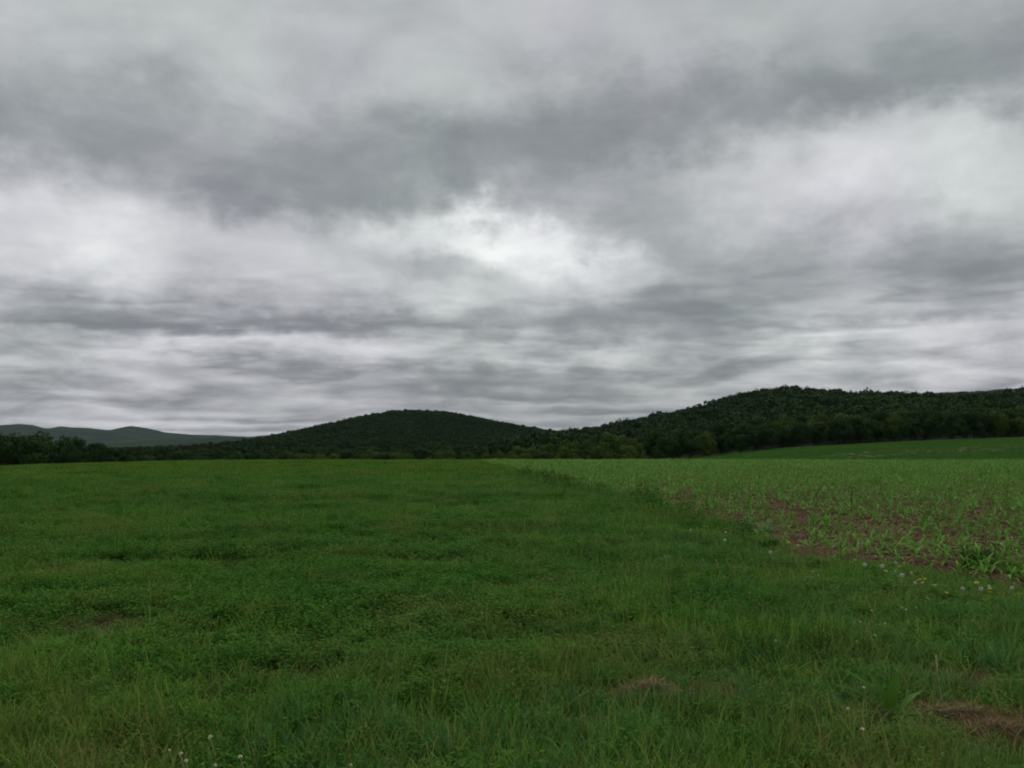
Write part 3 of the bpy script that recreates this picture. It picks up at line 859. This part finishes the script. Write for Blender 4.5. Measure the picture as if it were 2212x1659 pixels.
def puff_meshes(R_=.021):
    c = MB(); ico(c, (0, 0, 0), .0065)
    s_ = MB()
    for d in sphere_pts(130):
        if d.z < -.85: continue
        tip = d * R_ * random.uniform(.82, 1.0); o1 = d.orthogonal().normalized(); o2 = d.cross(o1)
        s_.add([d * .006 - o1 * .0003, d * .006 + o1 * .0003, tip * .8 + o1 * .0003, tip * .8 - o1 * .0003], [(0, 1, 2, 3)])
        for k in range(4):          # the parachute of each seed
            a = random.random() * 6.28; u = o1 * math.cos(a) + o2 * math.sin(a)
            s_.add([tip * .82, tip + u * .006 - d.cross(u) * .0009, tip + u * .006 + d.cross(u) * .0009], [(0, 1, 2)])
    return c.mesh('seed_core', [M['puff_core']]), s_.mesh('seed_head', [M['puff']])
def yellow_mesh(r=.020):
    mb = MB()
    for ring, (n, L_, el_) in enumerate(((20, r, .15), (18, r * .85, .5), (14, r * .6, .9), (10, r * .4, 1.2))):
        for i in range(n):
            a = 6.283 * i / n + ring; d = Vector((math.cos(a) * math.cos(el_), math.sin(a) * math.cos(el_), math.sin(el_)))
            s_ = Vector((-math.sin(a), math.cos(a), 0)) * .0022
            mb.add([-s_ * .5, s_ * .5, d * L_ + s_, d * L_ * 1.05, d * L_ - s_], [(0, 1, 2, 3, 4)])
    return mb.mesh('petals', [M['yellow']])
def clover_mesh(r=.010):
    mb = MB()
    for d in sphere_pts(42):
        if d.z < -.5: continue
        o1 = d.orthogonal().normalized(); d2 = (d + Vector((0, 0, .25))).normalized()
        mb.add([d * r * .3 - o1 * .0012, d * r * .3 + o1 * .0012, d2 * r + o1 * .0022, d2 * r * 1.12, d2 * r - o1 * .0022], [(0, 1, 2, 3, 4)])
    return mb.mesh('flower_head', [M['clover']])
PUFF = [puff_meshes() for _ in range(3)]; YEL = [yellow_mesh() for _ in range(2)]; CLO = [clover_mesh() for _ in range(2)]
calyx = MB(); tube(calyx, [(0, 0, -.010), (0, 0, -.003), (0, 0, .003)], [.002, .006, .007], 8)
CALYX = calyx.mesh('calyx', [M['flower_stem']])

def stem_mesh(top, r=.002, bend=.02):
    mb = MB(); t = Vector(top)
    pts = [Vector((0, 0, -.03)).lerp(t, k / 5) + Vector((bend * math.sin(math.pi * k / 5), 0, 0)) for k in range(6)]
    tube(mb, pts, [r * 1.2, r * 1.1, r, r, r, r * .9], 6)
    return mb.mesh('stem', [M['flower_stem']])

def flower(kind, px, py, h, label, group, lean=None, s=1.0):
    p = ray(px, py, h)
    lx = random.gauss(0, .02) if lean is None else lean
    top = Vector((lx, random.gauss(0, .015), h))
    base = Vector((p.x - top.x, p.y - top.y, p.z))
    nm = {'puff': 'dandelion_seed_head', 'yellow': 'dandelion_flower', 'clover': 'clover_flower'}[kind]
    ct = {'puff': 'dandelion', 'yellow': 'dandelion', 'clover': 'clover'}[kind]
    e = empty(nm, base, label, ct, group)
    obj('stem', stem_mesh(top, .0032 if kind == 'puff' else .0018), e)
    if kind == 'puff':
        c, q = random.choice(PUFF)
        a = obj('seed_head', q, e, top); a.scale = (s,) * 3; a.rotation_euler = (random.random() * .5, random.random() * .5, random.random() * 6)
        b = obj('seed_core', c, e, top); b.scale = (s,) * 3
    elif kind == 'yellow':
        a = obj('petals', random.choice(YEL), e, top); a.scale = (s,) * 3; a.rotation_euler = (random.gauss(.25, .25), random.gauss(0, .25), random.random() * 6)
        b = obj('calyx', CALYX, e, top)
    else:
        a = obj('flower_head', random.choice(CLO), e, top); a.scale = (s,) * 3; a.rotation_euler = (random.gauss(0, .2), random.gauss(0, .2), random.random() * 6)
    return e

GP = 'white dandelion seed heads in the weedy strip beside the corn'
for (px, py, h, lean, s_, lab) in [
    (1748, 1342, .16, None, .95, 'leftmost white dandelion seed head, alone in the darker grass'),
    (1837, 1347, .24, None, .8, 'faint seed head just above a larger pinkish one on a tall stem'),
    (1835, 1367, .27, .03, 1.1, 'pinkish white seed head on a tall bare stem left of the dry patch'),
    (1950, 1398, .26, .03, 1.0, 'seed head on a tall pale stem left of the dry brown patch'),
    (2020, 1380, .15, None, .9, 'dim seed head at the top of the dry brown patch'),
    (2053, 1373, .15, None, 1.05, 'round seed head right against the edge of the bare soil'),
    (2165, 1418, .13, None, .85, 'dull brownish seed head low at the right end of the dry patch'),
    (2189, 1430, .25, .04, 1.1, 'round seed head with a tall leaning stem, right of the dry patch'),
    (2233, 1433, .25, .06, 1.15, 'largest round seed head with a dark middle, under a yellow flower'),
    (2268, 1424, .16, None, .8, 'half blown white seed head above the yellow dandelion cluster'),
    (2283, 1456, .25, .07, 1.15, 'ragged white seed head on the brightest leaning stem'),
    (2307, 1450, .14, None, .8, 'small seed head inside the cluster of yellow dandelions'),
    (2266, 1445, .12, None, .6, 'tiny flat white seed head left of the yellow dandelion cluster'),
    (2317, 1475, .15, None, .9, 'tan seed head low at the bottom of the yellow cluster'),
    (2437, 1490, .14, None, .95, 'grey seed head in the short grass below the dark corn clump'),
    (2483, 1491, .14, None, 1.05, 'white seed head beside a yellow flower near the right edge'),
    (2504, 1484, .15, None, .8, 'pale seed head directly above two yellow flowers at the right'),
    (2562, 1488, .15, None, 1.0, 'bright round seed head against dark soil at the right edge'),
]: flower('puff', px, py, h, lab, GP, lean, s_)

GY = 'yellow dandelion flowers in the weedy strip beside the corn'
Yl = [(1785, 1366, 'yellow dandelion left of the tall pinkish seed head'), (1741, 1377, 'yellow dandelion lowest of the far left pair in dark grass'),
 (1790, 1334, 'dim yellow dandelion near the leftmost seed head'), (1878, 1339, 'yellow dandelion beside the pale leafy weed at the corn edge'),
 (1901, 1416, 'bright yellow dandelion between the two tall stemmed seed heads'), (1935, 1433, 'flat yellow dandelion beside the pale tall stem'),
 (1941, 1458, 'flat yellow dandelion below the pale tall stem'), (2011, 1390, 'yellow dandelion just under the dim seed head in the dry patch'),
 (1997, 1373, 'thin yellow dandelion at the upper left of the dry patch'), (2035, 1383, 'yellow dandelion between two seed heads at the soil edge'),
 (2043, 1387, 'dull yellow dandelion touching its brighter neighbour at the soil edge'), (2075, 1408, 'bright yellow dandelion inside the dry brown patch'),
 (2087, 1406, 'faint yellow dandelion right of a bright one in the dry patch'), (2057, 1447, 'yellow dandelion above the large blue-green leaf'),
 (1832, 1463, 'lone yellow dandelion in grass below the tall pinkish seed head'), (1759, 1511, 'lone orange-yellow dandelion farthest left in the lower grass'),
 (1898, 1502, 'dim yellow dandelion in long grass below the strip'), (2000, 1520, 'yellow dandelion lowest in the long grass'),
 (1949, 1386, 'yellow dandelion directly above a tall stemmed seed head'), (2239, 1425, 'yellow dandelion directly above the largest seed head'),
 (2242, 1446, 'yellow dandelion just below the largest seed head'), (2232, 1451, 'bright yellow dandelion at the foot of the largest seed head'),
 (2277, 1435, 'double topped yellow dandelion right of the largest seed head'), (2308, 1456, 'yellow dandelion under the small seed head in the cluster'),
 (2330, 1449, 'topmost yellow dandelion of the right cluster'), (2334, 1457, 'second yellow dandelion from the top of the right cluster'),
 (2327, 1468, 'yellow dandelion at the left side of the right cluster'), (2341, 1466, 'flat yellow dandelion at the right side of the right cluster'),
 (2336, 1475, 'lowest yellow dandelion of the right cluster'), (2366, 1482, 'dim yellow dandelion alone right of the cluster'),
 (2472, 1475, 'yellow dandelion standing above a seed head on dark soil'), (2505, 1490, 'yellow dandelion touching the pale seed head at the right'),
 (2507, 1501, 'yellow dandelion lowest under the pale seed head at right'), (2531, 1503, 'left one of the touching yellow pair near the right edge'),
 (2542, 1504, 'right one of the touching yellow pair near the right edge'), (2396, 1501, 'faint yellow dandelion in grass below a leaning bare stem'),
 (2349, 1516, 'small yellow dandelion below the right cluster')]
for (px, py, lab) in Yl: flower('yellow', px, py, random.uniform(.13, .17), lab, GY, None, random.uniform(.85, 1.2))

GC = 'small white clover flowers in the grass'
CLb = 'small white clover flower in the grass'
for (px, py, lab, gr) in [
 (1780, 1418, 'small white flower left of the white tuft under the tall seed head', GC), (1812, 1418, 'upper white clover of the group at the tall seed head stem', GC),
 (1816, 1430, 'lower white clover of the group at the tall seed head stem', GC), (2071, 1456, 'white clover at the top of the blue-green broad leaf', GC),
 (2053, 1595, 'left white clover of a pair in the middle of the long grass', GC), (2063, 1589, 'right white clover of a pair in the long grass', GC),
 (1962, 1622, 'faint white clover alone in the long grass', GC), (2177, 1574, 'white clover in long grass above a brighter one', GC),
 (2240, 1579, 'white clover right of another in the long grass', GC), (2168, 1624, 'wide white clover in the dark grass', GC),
 (2207, 1545, 'small white clover left of the blue-green tussock', GC), (2283, 1539, 'white clover at the left of the row above the tussock', GC),
 (2294, 1543, 'white clover in the middle of the row above the tussock', GC), (2320, 1539, 'white clover at the right of the row above the tussock', GC),
 (2215, 1609, 'pale clover under a pair of blades in dark grass', GC), (2187, 1741, 'bright white clover above the large dock leaves', GC),
 (2146, 1794, 'flat white clover left of the dock plant', GC), (2183, 1846, 'dull white clover in front of the dock plant', GC),
 (429, 1900, 'leftmost white clover in the bottom left corner', GC), (458, 1908, 'second white clover from the left at the bottom', GC),
 (471, 1926, 'third white clover from the left, close to the bottom edge', GC), (545, 1938, 'white clover touching the bottom edge at left', GC),
 (608, 1916, 'white clover rightmost of the bottom left group', GC), (532, 1866, 'small white clover above the bottom left group', GC),
 (888, 1938, 'white clover on its own at the bottom edge', GC)]:
    near_ = py > 1700
    flower('clover', px, py, random.uniform(.19, .23) if near_ else .17, lab, gr, None, random.uniform(.65, .95) if near_ else random.uniform(.75, 1.0))

# ------------------------------------------------------------------ weeds and single plants
def broad_leaf(mb, base, az_, L_, wd, lean, curl, stalk=.25):
    prof = lambda t: .12 if t < stalk else .12 + .88 * math.sin(math.pi * ((t - stalk) / (1 - stalk)) ** .8) if t < .98 else .02
    blade(mb, base, az_, L_, wd, lean, curl, 0, seg=9, fold=.20, profile=prof)
def leafy_plant(name, px, py, specs, mat, label, cat='weed', s=1.0):
    p = ray(px, py)
    e = empty(name, p, label, cat, None, 0, s)
    for (az_, L_, wd, lean, curl) in specs:
        mb = MB(); broad_leaf(mb, (random.gauss(0, .008), random.gauss(0, .008), -.01), R(az_), L_, wd, lean, curl)
        obj('leaf', mb.mesh('leaf', [M[mat]], True), e)
    return e
leafy_plant('dock_plant', 2255, 1826, [(172, .30, .042, .50, 1.0), (150, .31, .046, .30, .95), (125, .25, .05, .15, .8), (40, .25, .055, .15, .6), (15, .22, .045, .5, .8),
            (195, .20, .04, .9, .7), (250, .15, .04, .9, .6), (330, .16, .04, .9, .6)], 'dock', 'broad leaved green dock plant beside the dead thatch at right', 'dock plant', 1.25)
leafy_plant('leafy_weed', 1935, 1357, [(a, random.uniform(.28, .42), random.uniform(.07, .10), random.uniform(.4, 1.0), random.uniform(.2, .9)) for a in (10, 50, 80, 110, 150, 175, 200, 320, 355, 30, 130)],
            'pale_leaf', 'large pale leafy weed standing at the corner of the corn', 'weed')
leafy_plant('broad_leaf_weed', 2052, 1500, [(90, .20, .15, .3, .5), (60, .18, .13, .5, .6), (130, .19, .12, .5, .6), (200, .14, .08, .8, .6), (-20, .14, .08, .8, .6)],
            'pale_leaf', 'blue-green broad leaved weed in the dandelion strip', 'weed', 1.05)
leafy_plant('broad_leaf_weed', 2074, 1445, [(80, .17, .11, .2, .5), (120, .13, .08, .6, .5), (20, .12, .07, .8, .5)], 'pale_leaf',
            'dim single broad leaf behind the blue-green weed', 'weed')
leafy_plant('broad_leaf_weed', 1695, 1436, [(100, .20, .12, .5, .6), (50, .18, .10, .7, .6), (150, .2, .11, .6, .8), (180, .16, .08, .9, .5), (0, .15, .08, .9, .5)], 'pale_leaf',
            'grey-green leafy weed alone in the hay field left of the dandelions', 'weed', 1.1)
leafy_plant('broad_leaf_weed', 1890, 1338, [(100, .26, .14, .5, .6), (50, .24, .12, .7, .6), (150, .24, .12, .6, .8), (190, .2, .1, .9, .5)], 'pale_leaf',
            'rounded pale leaves left of the large leafy weed', 'weed')

def tussock(px, py, n, r, h, wd, mat, label, name='grass_tussock', curl=1.4):
    p = ray(px, py); mb = MB()
    for i in range(n):
        a = random.random() * 6.283; q = r * math.sqrt(random.random())
        blade(mb, (q * math.cos(a), q * math.sin(a), -.02), a + random.gauss(0, .6), h * random.uniform(.55, 1.15), wd * random.uniform(.7, 1.2),
              random.uniform(.02, .5), random.uniform(.3, curl), 0, seg=6, fold=.15)
    return tag(obj(name, mb.mesh(name, [M[mat]]), None, p), label, 'grass tussock')
tussock(2370, 1598, 110, .13, .38, .007, 'blue_grass', 'blue-green grass tussock with long arching blades below the dandelions')
tussock(2500, 1610, 90, .14, .36, .007, 'blue_grass', 'spreading coarse tussock near the right edge')
tussock(2580, 1590, 90, .14, .38, .008, 'blue_grass', 'coarse tussock cut by the right edge of the picture')
tussock(2150, 1640, 80, .14, .26, .006, 'blue_grass', 'low blue-green tussock among the white clovers')
tussock(2478, 1440, 120, .20, .36, .022, 'weed', 'tall dark clump of coarse leaves in the front corn row', curl=1.2)
tussock(2575, 1450, 60, .18, .38, .024, 'corn', 'dense bunch of volunteer corn leaves at the right edge')
tussock(2130, 1415, 60, .25, .16, .012, 'blue_grass', 'low green weed cushion at the soil edge right of the dry patch')

def bush(px, py, w_, h_, label, n=380, leaf=.035):
    p = ray(px, py); mb = MB()
    lob = [(Vector((random.gauss(0, w_ * .28), random.gauss(0, w_ * .28), h_ * random.uniform(.3, .7))), random.uniform(.25, .45)) for _ in range(7)]
    for i in range(n):
        c, r = random.choice(lob)
        d = Vector((random.gauss(0, 1), random.gauss(0, 1), random.gauss(0, 1))).normalized()
        q = c + Vector((d.x * r * w_, d.y * r * w_, d.z * r * h_))
        if q.z < 0: q.z = -q.z * .5
        u = Vector((random.gauss(0, 1), random.gauss(0, 1), random.gauss(0, 1))).normalized() * leaf * random.uniform(.6, 1.3); v_ = u.orthogonal().normalized() * leaf * .4
        mb.add([q - u * .5, q + v_, q + u * .6, q - v_], [(0, 1, 2, 3)])
    for i in range(14):
        blade(mb, (random.gauss(0, w_ * .12), random.gauss(0, w_ * .12), 0), random.random() * 6.28, h_ * random.uniform(.6, 1.1), .006, random.uniform(0, .5), .2, 1, seg=2)
    return tag(obj('weed_clump', mb.mesh('weed_clump', [M['weed'], M['alfalfa_stem']]), None, p), label, 'weed', 'dark weed clumps along the edge of the corn')
for a in [(1293, 1190, 1.9, .95, 'dark bush standing alone at the far end of the field boundary'), (1262, 1190, 2.2, .4, 'low dark weeds left of the far bush'),
          (1340, 1204, 2.2, .65, 'dark weed clump just below the far bush on the boundary'), (1362, 1206, 1.5, .4, 'small dark weeds right of the clump below the far bush'),
          (1470, 1252, 1.0, .65, 'dark weed clump at the middle of the field boundary'), (1485, 1268, .8, .40, 'low dark weeds in front of the middle boundary clump'),
          (1510, 1268, 1.3, .38, 'wide low dark weeds right of the middle boundary clump'), (1592, 1262, .6, .48, 'round dark weed clump at the left end of the bare soil'),
          (1606, 1266, .5, .30, 'small dark weed close right of the round clump'), (1640, 1275, .7, .50, 'darkest weed clump where the soil begins to show'),
          (1650, 1294, .9, .42, 'dark weeds in the hay in front of the darkest clump'), (1738, 1296, .6, .45, 'dark weed clump farther right along the corn edge'),
          (1690, 1300, .6, .30, 'small low weeds between the two dark clumps'), (1575, 1276, .5, .2, 'flat blue-dark weed below the round clump')]:
    bush(a[0], a[1], a[2] * .7, a[3] * .62, a[4], 420, .03)

def stalk_thing(name, px, py, top, r, mat, label, cat, head=None):
    p = ray(px, py); mb = MB(); t = Vector(top)
    pts = [Vector((0, 0, -.03)).lerp(t, k / 6) + Vector((.03 * math.sin(k), .01 * math.cos(k * 2), 0)) * t.length * .3 for k in range(7)]
    tube(mb, pts, [r * (1 - .08 * k) for k in range(7)], 6)
    if head is None:
        return tag(obj(name, mb.mesh(name, [M[mat]]), None, p), label, cat)
    e = empty(name, p, label, cat); obj('stem', mb.mesh('stem', [M[mat]]), e)
    hb = MB()
    for k in range(26):
        q = pts[-1].lerp(pts[-2], (k / 26) * head); u = Vector((random.gauss(0, 1), random.gauss(0, 1), random.gauss(.4, .6))).normalized() * .009
        v_ = u.orthogonal().normalized() * .003
        hb.add([q, q + u * .5 + v_, q + u, q + u * .5 - v_], [(0, 1, 2, 3)])
    obj('seed_head', hb.mesh('seed_head', [M['seedhead']]), e)
    return e
stalk_thing('dead_stalk', 2155, 1296, (.03, 0, .62), .016, 'dead_stalk', 'dark dead stalk standing upright in the corn', 'dead stalk')
stalk_thing('dead_stalk', 2052, 1274, (.32, 0, .48), .016, 'dead_stalk', 'dark dead stalk leaning to the right in the corn', 'dead stalk')
stalk_thing('dead_stalk', 1788, 1296, (.02, 0, .40), .012, 'dead_stalk', 'short dark dead stalk at the left edge of the soil', 'dead stalk')
stalk_thing('dry_seed_stem', 2386, 1797, (-.03, 0, .33), .0016, 'seedhead', 'pale dry upright stem with a knobbly top near the right thatch', 'dry stem', 1.6)
stalk_thing('dry_seed_stem', 2377, 1497, (.08, 0, .20), .0026, 'flower_stem', 'bare leaning stem without a head right of the yellow cluster', 'dry stem')
stalk_thing('dry_seed_stem', 2533, 1500, (.02, 0, .25), .0030, 'flower_stem', 'pale bent stem rising behind the yellow pair at the right edge', 'dry stem')
stalk_thing('dry_seed_stem', 2112, 1418, (-.05, 0, .18), .0026, 'flower_stem', 'bare curved stem in the dry brown patch', 'dry stem')

def thatch_mound(px, py, w_, d_, h_, n, label, rz=0):
    p = ray(px, py)
    e = empty('thatch_heap', p, label, 'dead grass', None, rz)
    mb = MB(); N = 26; vs = []; fs = []
    hf = lambda x, y: h_ * max(0, 1 - (x / w_) ** 2 - (y / d_) ** 2) ** .8 * (.6 + .8 * float(fbm(x * 14 + px, y * 14, 3)))
    for i in range(N + 1):
        for j in range(N + 1):
            x = (i / N * 2 - 1) * w_; y = (j / N * 2 - 1) * d_
            vs.append((x, y, hf(x, y) - .02))
    for i in range(N):
        for j in range(N): a = i * (N + 1) + j; fs.append((a, a + N + 1, a + N + 2, a + 1))
    mb.add(vs, fs); obj('clod', mb.mesh('clod', [M['clod']], True), e)
    sb = MB()
    for i in range(n):
        a = random.random() * 6.283; q = math.sqrt(random.random()) * .97; x = w_ * q * math.cos(a); y = d_ * q * math.sin(a)
        blade(sb, (x, y, hf(x, y) - .01), random.random() * 6.283, random.uniform(.04, .13), random.uniform(.0015, .004), random.uniform(.9, 1.55), random.uniform(-.2, .7),
              0 if random.random() < .75 else 1, seg=3)
    obj('straw', sb.mesh('straw', [M['dry'], M['straw']]), e)
    return e
thatch_mound(1640, 1772, .21, .16, .10, 1500, 'peaked heap of dead brown grass in the near grass')
thatch_mound(1700, 1775, .20, .12, .06, 500, 'flatter tail of dead grass right of the peaked heap')
thatch_mound(2560, 1862, .28, .20, .06, 1900, 'large mat of dead brown thatch cut by the right edge')
thatch_mound(2410, 1812, .30, .07, .05, 700, 'low strip of dead thatch left of the large mat')

# ------------------------------------------------------------------ trees
def crown_mb(n_l, per, card, wr=.36, z0=.22, seed=0, top=1.0, Hh=12.0):
    rd = random.Random(seed); mb = MB(); W = wr * Hh
    zc_ = (z0 + top) / 2 * Hh; hz = (top - z0) / 2 * Hh
    lobes = []
    while len(lobes) < n_l:
        d = Vector((rd.gauss(0, 1), rd.gauss(0, 1), rd.gauss(0, 1))).normalized() * rd.uniform(.35, .80)
        r = rd.uniform(.30, .50)
        if d.z + r > 1.05: continue
        taper = 1.0 - .25 * max(0, d.z)
        lobes.append((Vector((d.x * W * taper, d.y * W * taper, zc_ + d.z * hz)), r * W * rd.uniform(.8, 1.25)))
    for c, r in lobes:
        for k in range(per):
            d = Vector((rd.gauss(0, 1), rd.gauss(0, 1), rd.gauss(.15, 1))).normalized()
            q = c + d * r * rd.uniform(.72, 1.1)
            nrm = (d + Vector((rd.gauss(0, .28), rd.gauss(0, .28), rd.gauss(0, .28)))).normalized()
            u = nrm.orthogonal().normalized(); v_ = nrm.cross(u); a = rd.random() * 6.28
            u, v_ = u * math.cos(a) + v_ * math.sin(a), v_ * math.cos(a) - u * math.sin(a)
            s_ = card * rd.uniform(.6, 1.35)
            mb.add([q - u * s_ * .5, q + v_ * s_ * .35 - nrm * s_ * .1, q + u * s_ * .5, q - v_ * s_ * .35 - nrm * s_ * .1], [(0, 1, 2, 3)])
    return mb
def trunk_mb(seed, Hh=12.0):
    rd = random.Random(seed); mb = MB()
    tube(mb, [(0, 0, -.8), (0, 0, .6), (.1, 0, Hh * .3), (0, .15, Hh * .55), (.1, .1, Hh * .8)], [.38, .26, .20, .13, .05], 8)
    for k in range(6):
        a = rd.random() * 6.28; z_ = Hh * rd.uniform(.25, .55); L_ = Hh * rd.uniform(.18, .30)
        tube(mb, [(0, .05, z_), (math.cos(a) * L_ * .5, math.sin(a) * L_ * .5, z_ + L_ * .35), (math.cos(a) * L_, math.sin(a) * L_, z_ + L_ * .8)], [.11, .07, .03], 5)
    return mb
HT = 12.0
KINDS = []
for k, (wr, z0, mat, nl) in enumerate([(.36, .05, 'tree', 18), (.42, .02, 'tree', 20), (.32, .06, 'tree', 16), (.40, .0, 'tree', 20),
                                       (.38, .03, 'tree_light', 18), (.34, .04, 'tree_light', 16), (.45, .0, 'tree_light', 20)]):
    KINDS.append((trunk_mb(k + 1).mesh('trunk', [M['bark']], True), crown_mb(nl, 110, .72, wr, z0, k + 11).mesh('crown', [M[mat]])))

def tree(kind, x, y, hgt, label, group, zb=None, wide=1.0):
    zb = float(zg(x, y)) if zb is None else zb
    s_ = hgt / HT
    e = empty('broadleaf_tree', (x, y, zb - .1), label, 'tree', group, random.random() * 6.28)
    e.scale = (s_ * wide, s_ * wide, s_)
    obj('trunk', KINDS[kind][0], e); obj('crown', KINDS[kind][1], e)
    return e
def X2(px, Y_): return (px * 1024 / 2212 - 512) * Y_ / FPX
def topz(py, Y_): return CAM_H + (HORIZ - py * 768 / 1659) / FPX * Y_

TL = [(-300, 928), (0, 929), (50, 926), (85, 922), (115, 927), (150, 937), (180, 938), (205, 951), (250, 957), (300, 957), (340, 953), (380, 960), (410, 962), (424, 978), (440, 966),
      (480, 968), (560, 968), (620, 972)]
def line_of_trees(tops, Y_, px0, px1, step_m, kinds, label, group, jit=3.0, lower=0.0, wide=1.0):
    xs_ = [t[0] for t in tops]; ys_ = [t[1] for t in tops]
    x = X2(px0, Y_); x1 = X2(px1, Y_)
    while x < x1:
        xx = x + random.uniform(-.3, .3) * step_m; yy = Y_ + random.uniform(-jit, jit)
        px = (xx * FPX / Y_ + 512) * 2212 / 1024
        tp = float(np.interp(px, xs_, ys_))
        tz = topz(tp, Y_) - lower * random.uniform(.6, 1.4) + random.uniform(-.9, .5)
        zb = float(zg(xx, yy)); hgt = max(3.5, tz - zb)
        tree(random.choice(kinds), xx, yy, hgt, label, group, zb, wide * (random.uniform(.95, 1.2) if hgt > 9 else random.uniform(1.15, 1.5)))
        x += step_m * random.uniform(.8, 1.2)
GL = 'trees in the dark tree line at the left edge of the hay field'
line_of_trees(TL, 300, -110, 418, 5.2, (0, 1, 2, 3), 'dark broadleaf tree in the line beyond the left end of the hay field', GL)
line_of_trees(TL, 285, -110, 415, 6.5, (0, 1, 3), 'dark broadleaf tree in the line beyond the left end of the hay field', GL, lower=2.5)
GL2 = 'trees in the low hedge line left of the middle hill'
line_of_trees(TL, 310, 436, 640, 5.0, (0, 1, 2, 3), 'low dark tree in the hedge line left of the middle hill', GL2)
line_of_trees(TL, 290, 440, 640, 6.5, (0, 3), 'low dark tree in the hedge line left of the middle hill', GL2, lower=1.5)
TM = [(600, 974), (640, 970), (700, 974), (760, 968), (820, 972), (870, 965), (910, 962), (960, 972), (1010, 968), (1060, 972), (1100, 962), (1150, 960), (1200, 950),
      (1240, 944), (1290, 934), (1320, 930), (1345, 940), (1390, 945), (1425, 958), (1460, 965)]
GM = 'yellow-green trees in the hollow below the middle hill'
line_of_trees(TM, 345, 620, 1440, 6.0, (4, 5, 6, 4, 5, 6, 3), 'yellow-green tree behind the crest of the field below the middle hill', GM)
line_of_trees(TM, 315, 600, 1440, 7.0, (4, 5, 6, 1), 'yellow-green tree behind the crest of the field below the middle hill', GM, lower=2.2)
line_of_trees(TM, 290, 640, 1420, 7.5, (4, 6, 6, 3), 'low yellow-green tree right behind the crest below the middle hill', GM, lower=4.0)

# edge of the right wood: individual trees on the first rows, the rest of the wood as one mass
GR = 'trees along the foot of the right hill'
def hr(x, y): return float(h_right(np.array([float(x)]), np.array([float(y)]))[0])
cnt = 0
for row_, (Y_, step, h0, h1) in enumerate([(333, 5.6, 8, 11), (341, 6.0, 10, 13), (352, 6.5, 10, 13.5), (365, 7.0, 10, 13)]):
    x = X2(1425, Y_)
    while x < X2(2330, Y_):
        xx = x + random.uniform(-1.5, 1.5); yy = Y_ + random.uniform(-2.5, 2.5)
        pxl = (xx * FPX / yy + 512) * 2212 / 1024
        if not (row_ < 2 and 1772 < pxl < 1792):
            zb = max(hr(xx, max(yy, 330)), float(zg(xx, yy)) if yy < 332 else -99)
            tree(random.choice((0, 1, 2, 3, 3, 1, 4)), xx, yy, random.uniform(h0, h1), 'dark tree on the edge of the wood behind the right end of the corn field' if row_ < 2 else
                 'dark tree just inside the wood at the foot of the right hill', GR, zb, random.uniform(.9, 1.15))
            cnt += 1
        x += step * random.uniform(.85, 1.15)

far_kinds = [proto('canopy_kind', crown_mb(9, 44, 1.25, .42, .10, 50 + i), [M['tree_far']]) for i in range(5)]
def woodland(name, fn, x0, x1, y0, y1, spacing, hmin, hmax, label, cond=None, protos_=far_kinds):
    nx = int((x1 - x0) / spacing); ny = int((y1 - y0) / spacing)
    X_, Y_ = np.meshgrid(np.linspace(x0, x1, nx), np.linspace(y0, y1, ny))
    X_ = X_.ravel() + rng.uniform(-.45, .45, nx * ny) * spacing; Y_ = Y_.ravel() + rng.uniform(-.45, .45, nx * ny) * spacing
    k = np.ones(len(X_), bool)
    if cond is not None: k = cond(X_, Y_)
    X_, Y_ = X_[k], Y_[k]; n = len(X_)
    Z_ = fn(X_, Y_); h = rng.uniform(hmin, hmax, n) / HT * (.84 + .3 * fbm(X_ / 40, Y_ / 40, 2))
    wd = h * rng.uniform(.95, 1.25, n)
    return scatter(name, np.stack([X_, Y_, Z_ - .5], -1), np.stack([np.zeros(n), np.zeros(n), rng.random(n) * 6.28], -1),
                   np.stack([wd, wd, h], -1), rng.integers(0, len(protos_), n), protos_, label, 'woodland')
woodland('woodland', h_right, -10, 700, 373, 900, 8.4, 9, 15, 'dark green woodland covering the right hill',
         lambda x, y: (x < .66 * y + 25) & (h_right(x, y) > zg(x, y) - 1))
woodland('woodland', h_center, -900, 620, 680, 1560, 10.0, 9, 12, 'dark green woodland covering the rounded middle hill',
         lambda x, y: (np.abs(x) < .60 * y + 30) & (h_center(x, y) > -12) & ((y > 900) | (h_center(x, y) > -6)))
woodland('woodland', zg, -420, 150, 380, 640, 13, 7, 10, 'scattered valley woods between the tree lines and the hills',
         lambda x, y: (fbm(x / 60, y / 40, 2) > .42))

# ------------------------------------------------------------------ haze
hm = bpy.data.materials.new('haze'); hm.use_nodes = True; hm.node_tree.nodes.clear(); t = NT(hm.node_tree)
pv = t.n('ShaderNodeVolumePrincipled'); pv.inputs['Density'].default_value = 0.000015
pv.inputs['Color'].default_value = (.62, .78, 1.0, 1)
t.put(t.n('ShaderNodeOutputMaterial').inputs['Volume'], pv.outputs[0])
mb = MB(); L_ = 9600
vs = [(x, y, z_) for z_ in (-130, 230) for x, y in ((-L_, -L_), (L_, -L_), (L_, L_), (-L_, L_))]
mb.add(vs, [(3, 2, 1, 0), (4, 5, 6, 7), (0, 1, 5, 4), (1, 2, 6, 5), (2, 3, 7, 6), (3, 0, 4, 7)])
hz = obj('haze', mb.mesh('haze', [hm])); tag(hz, 'thin grey-blue haze in the air over the valley', None, None, 'stuff')
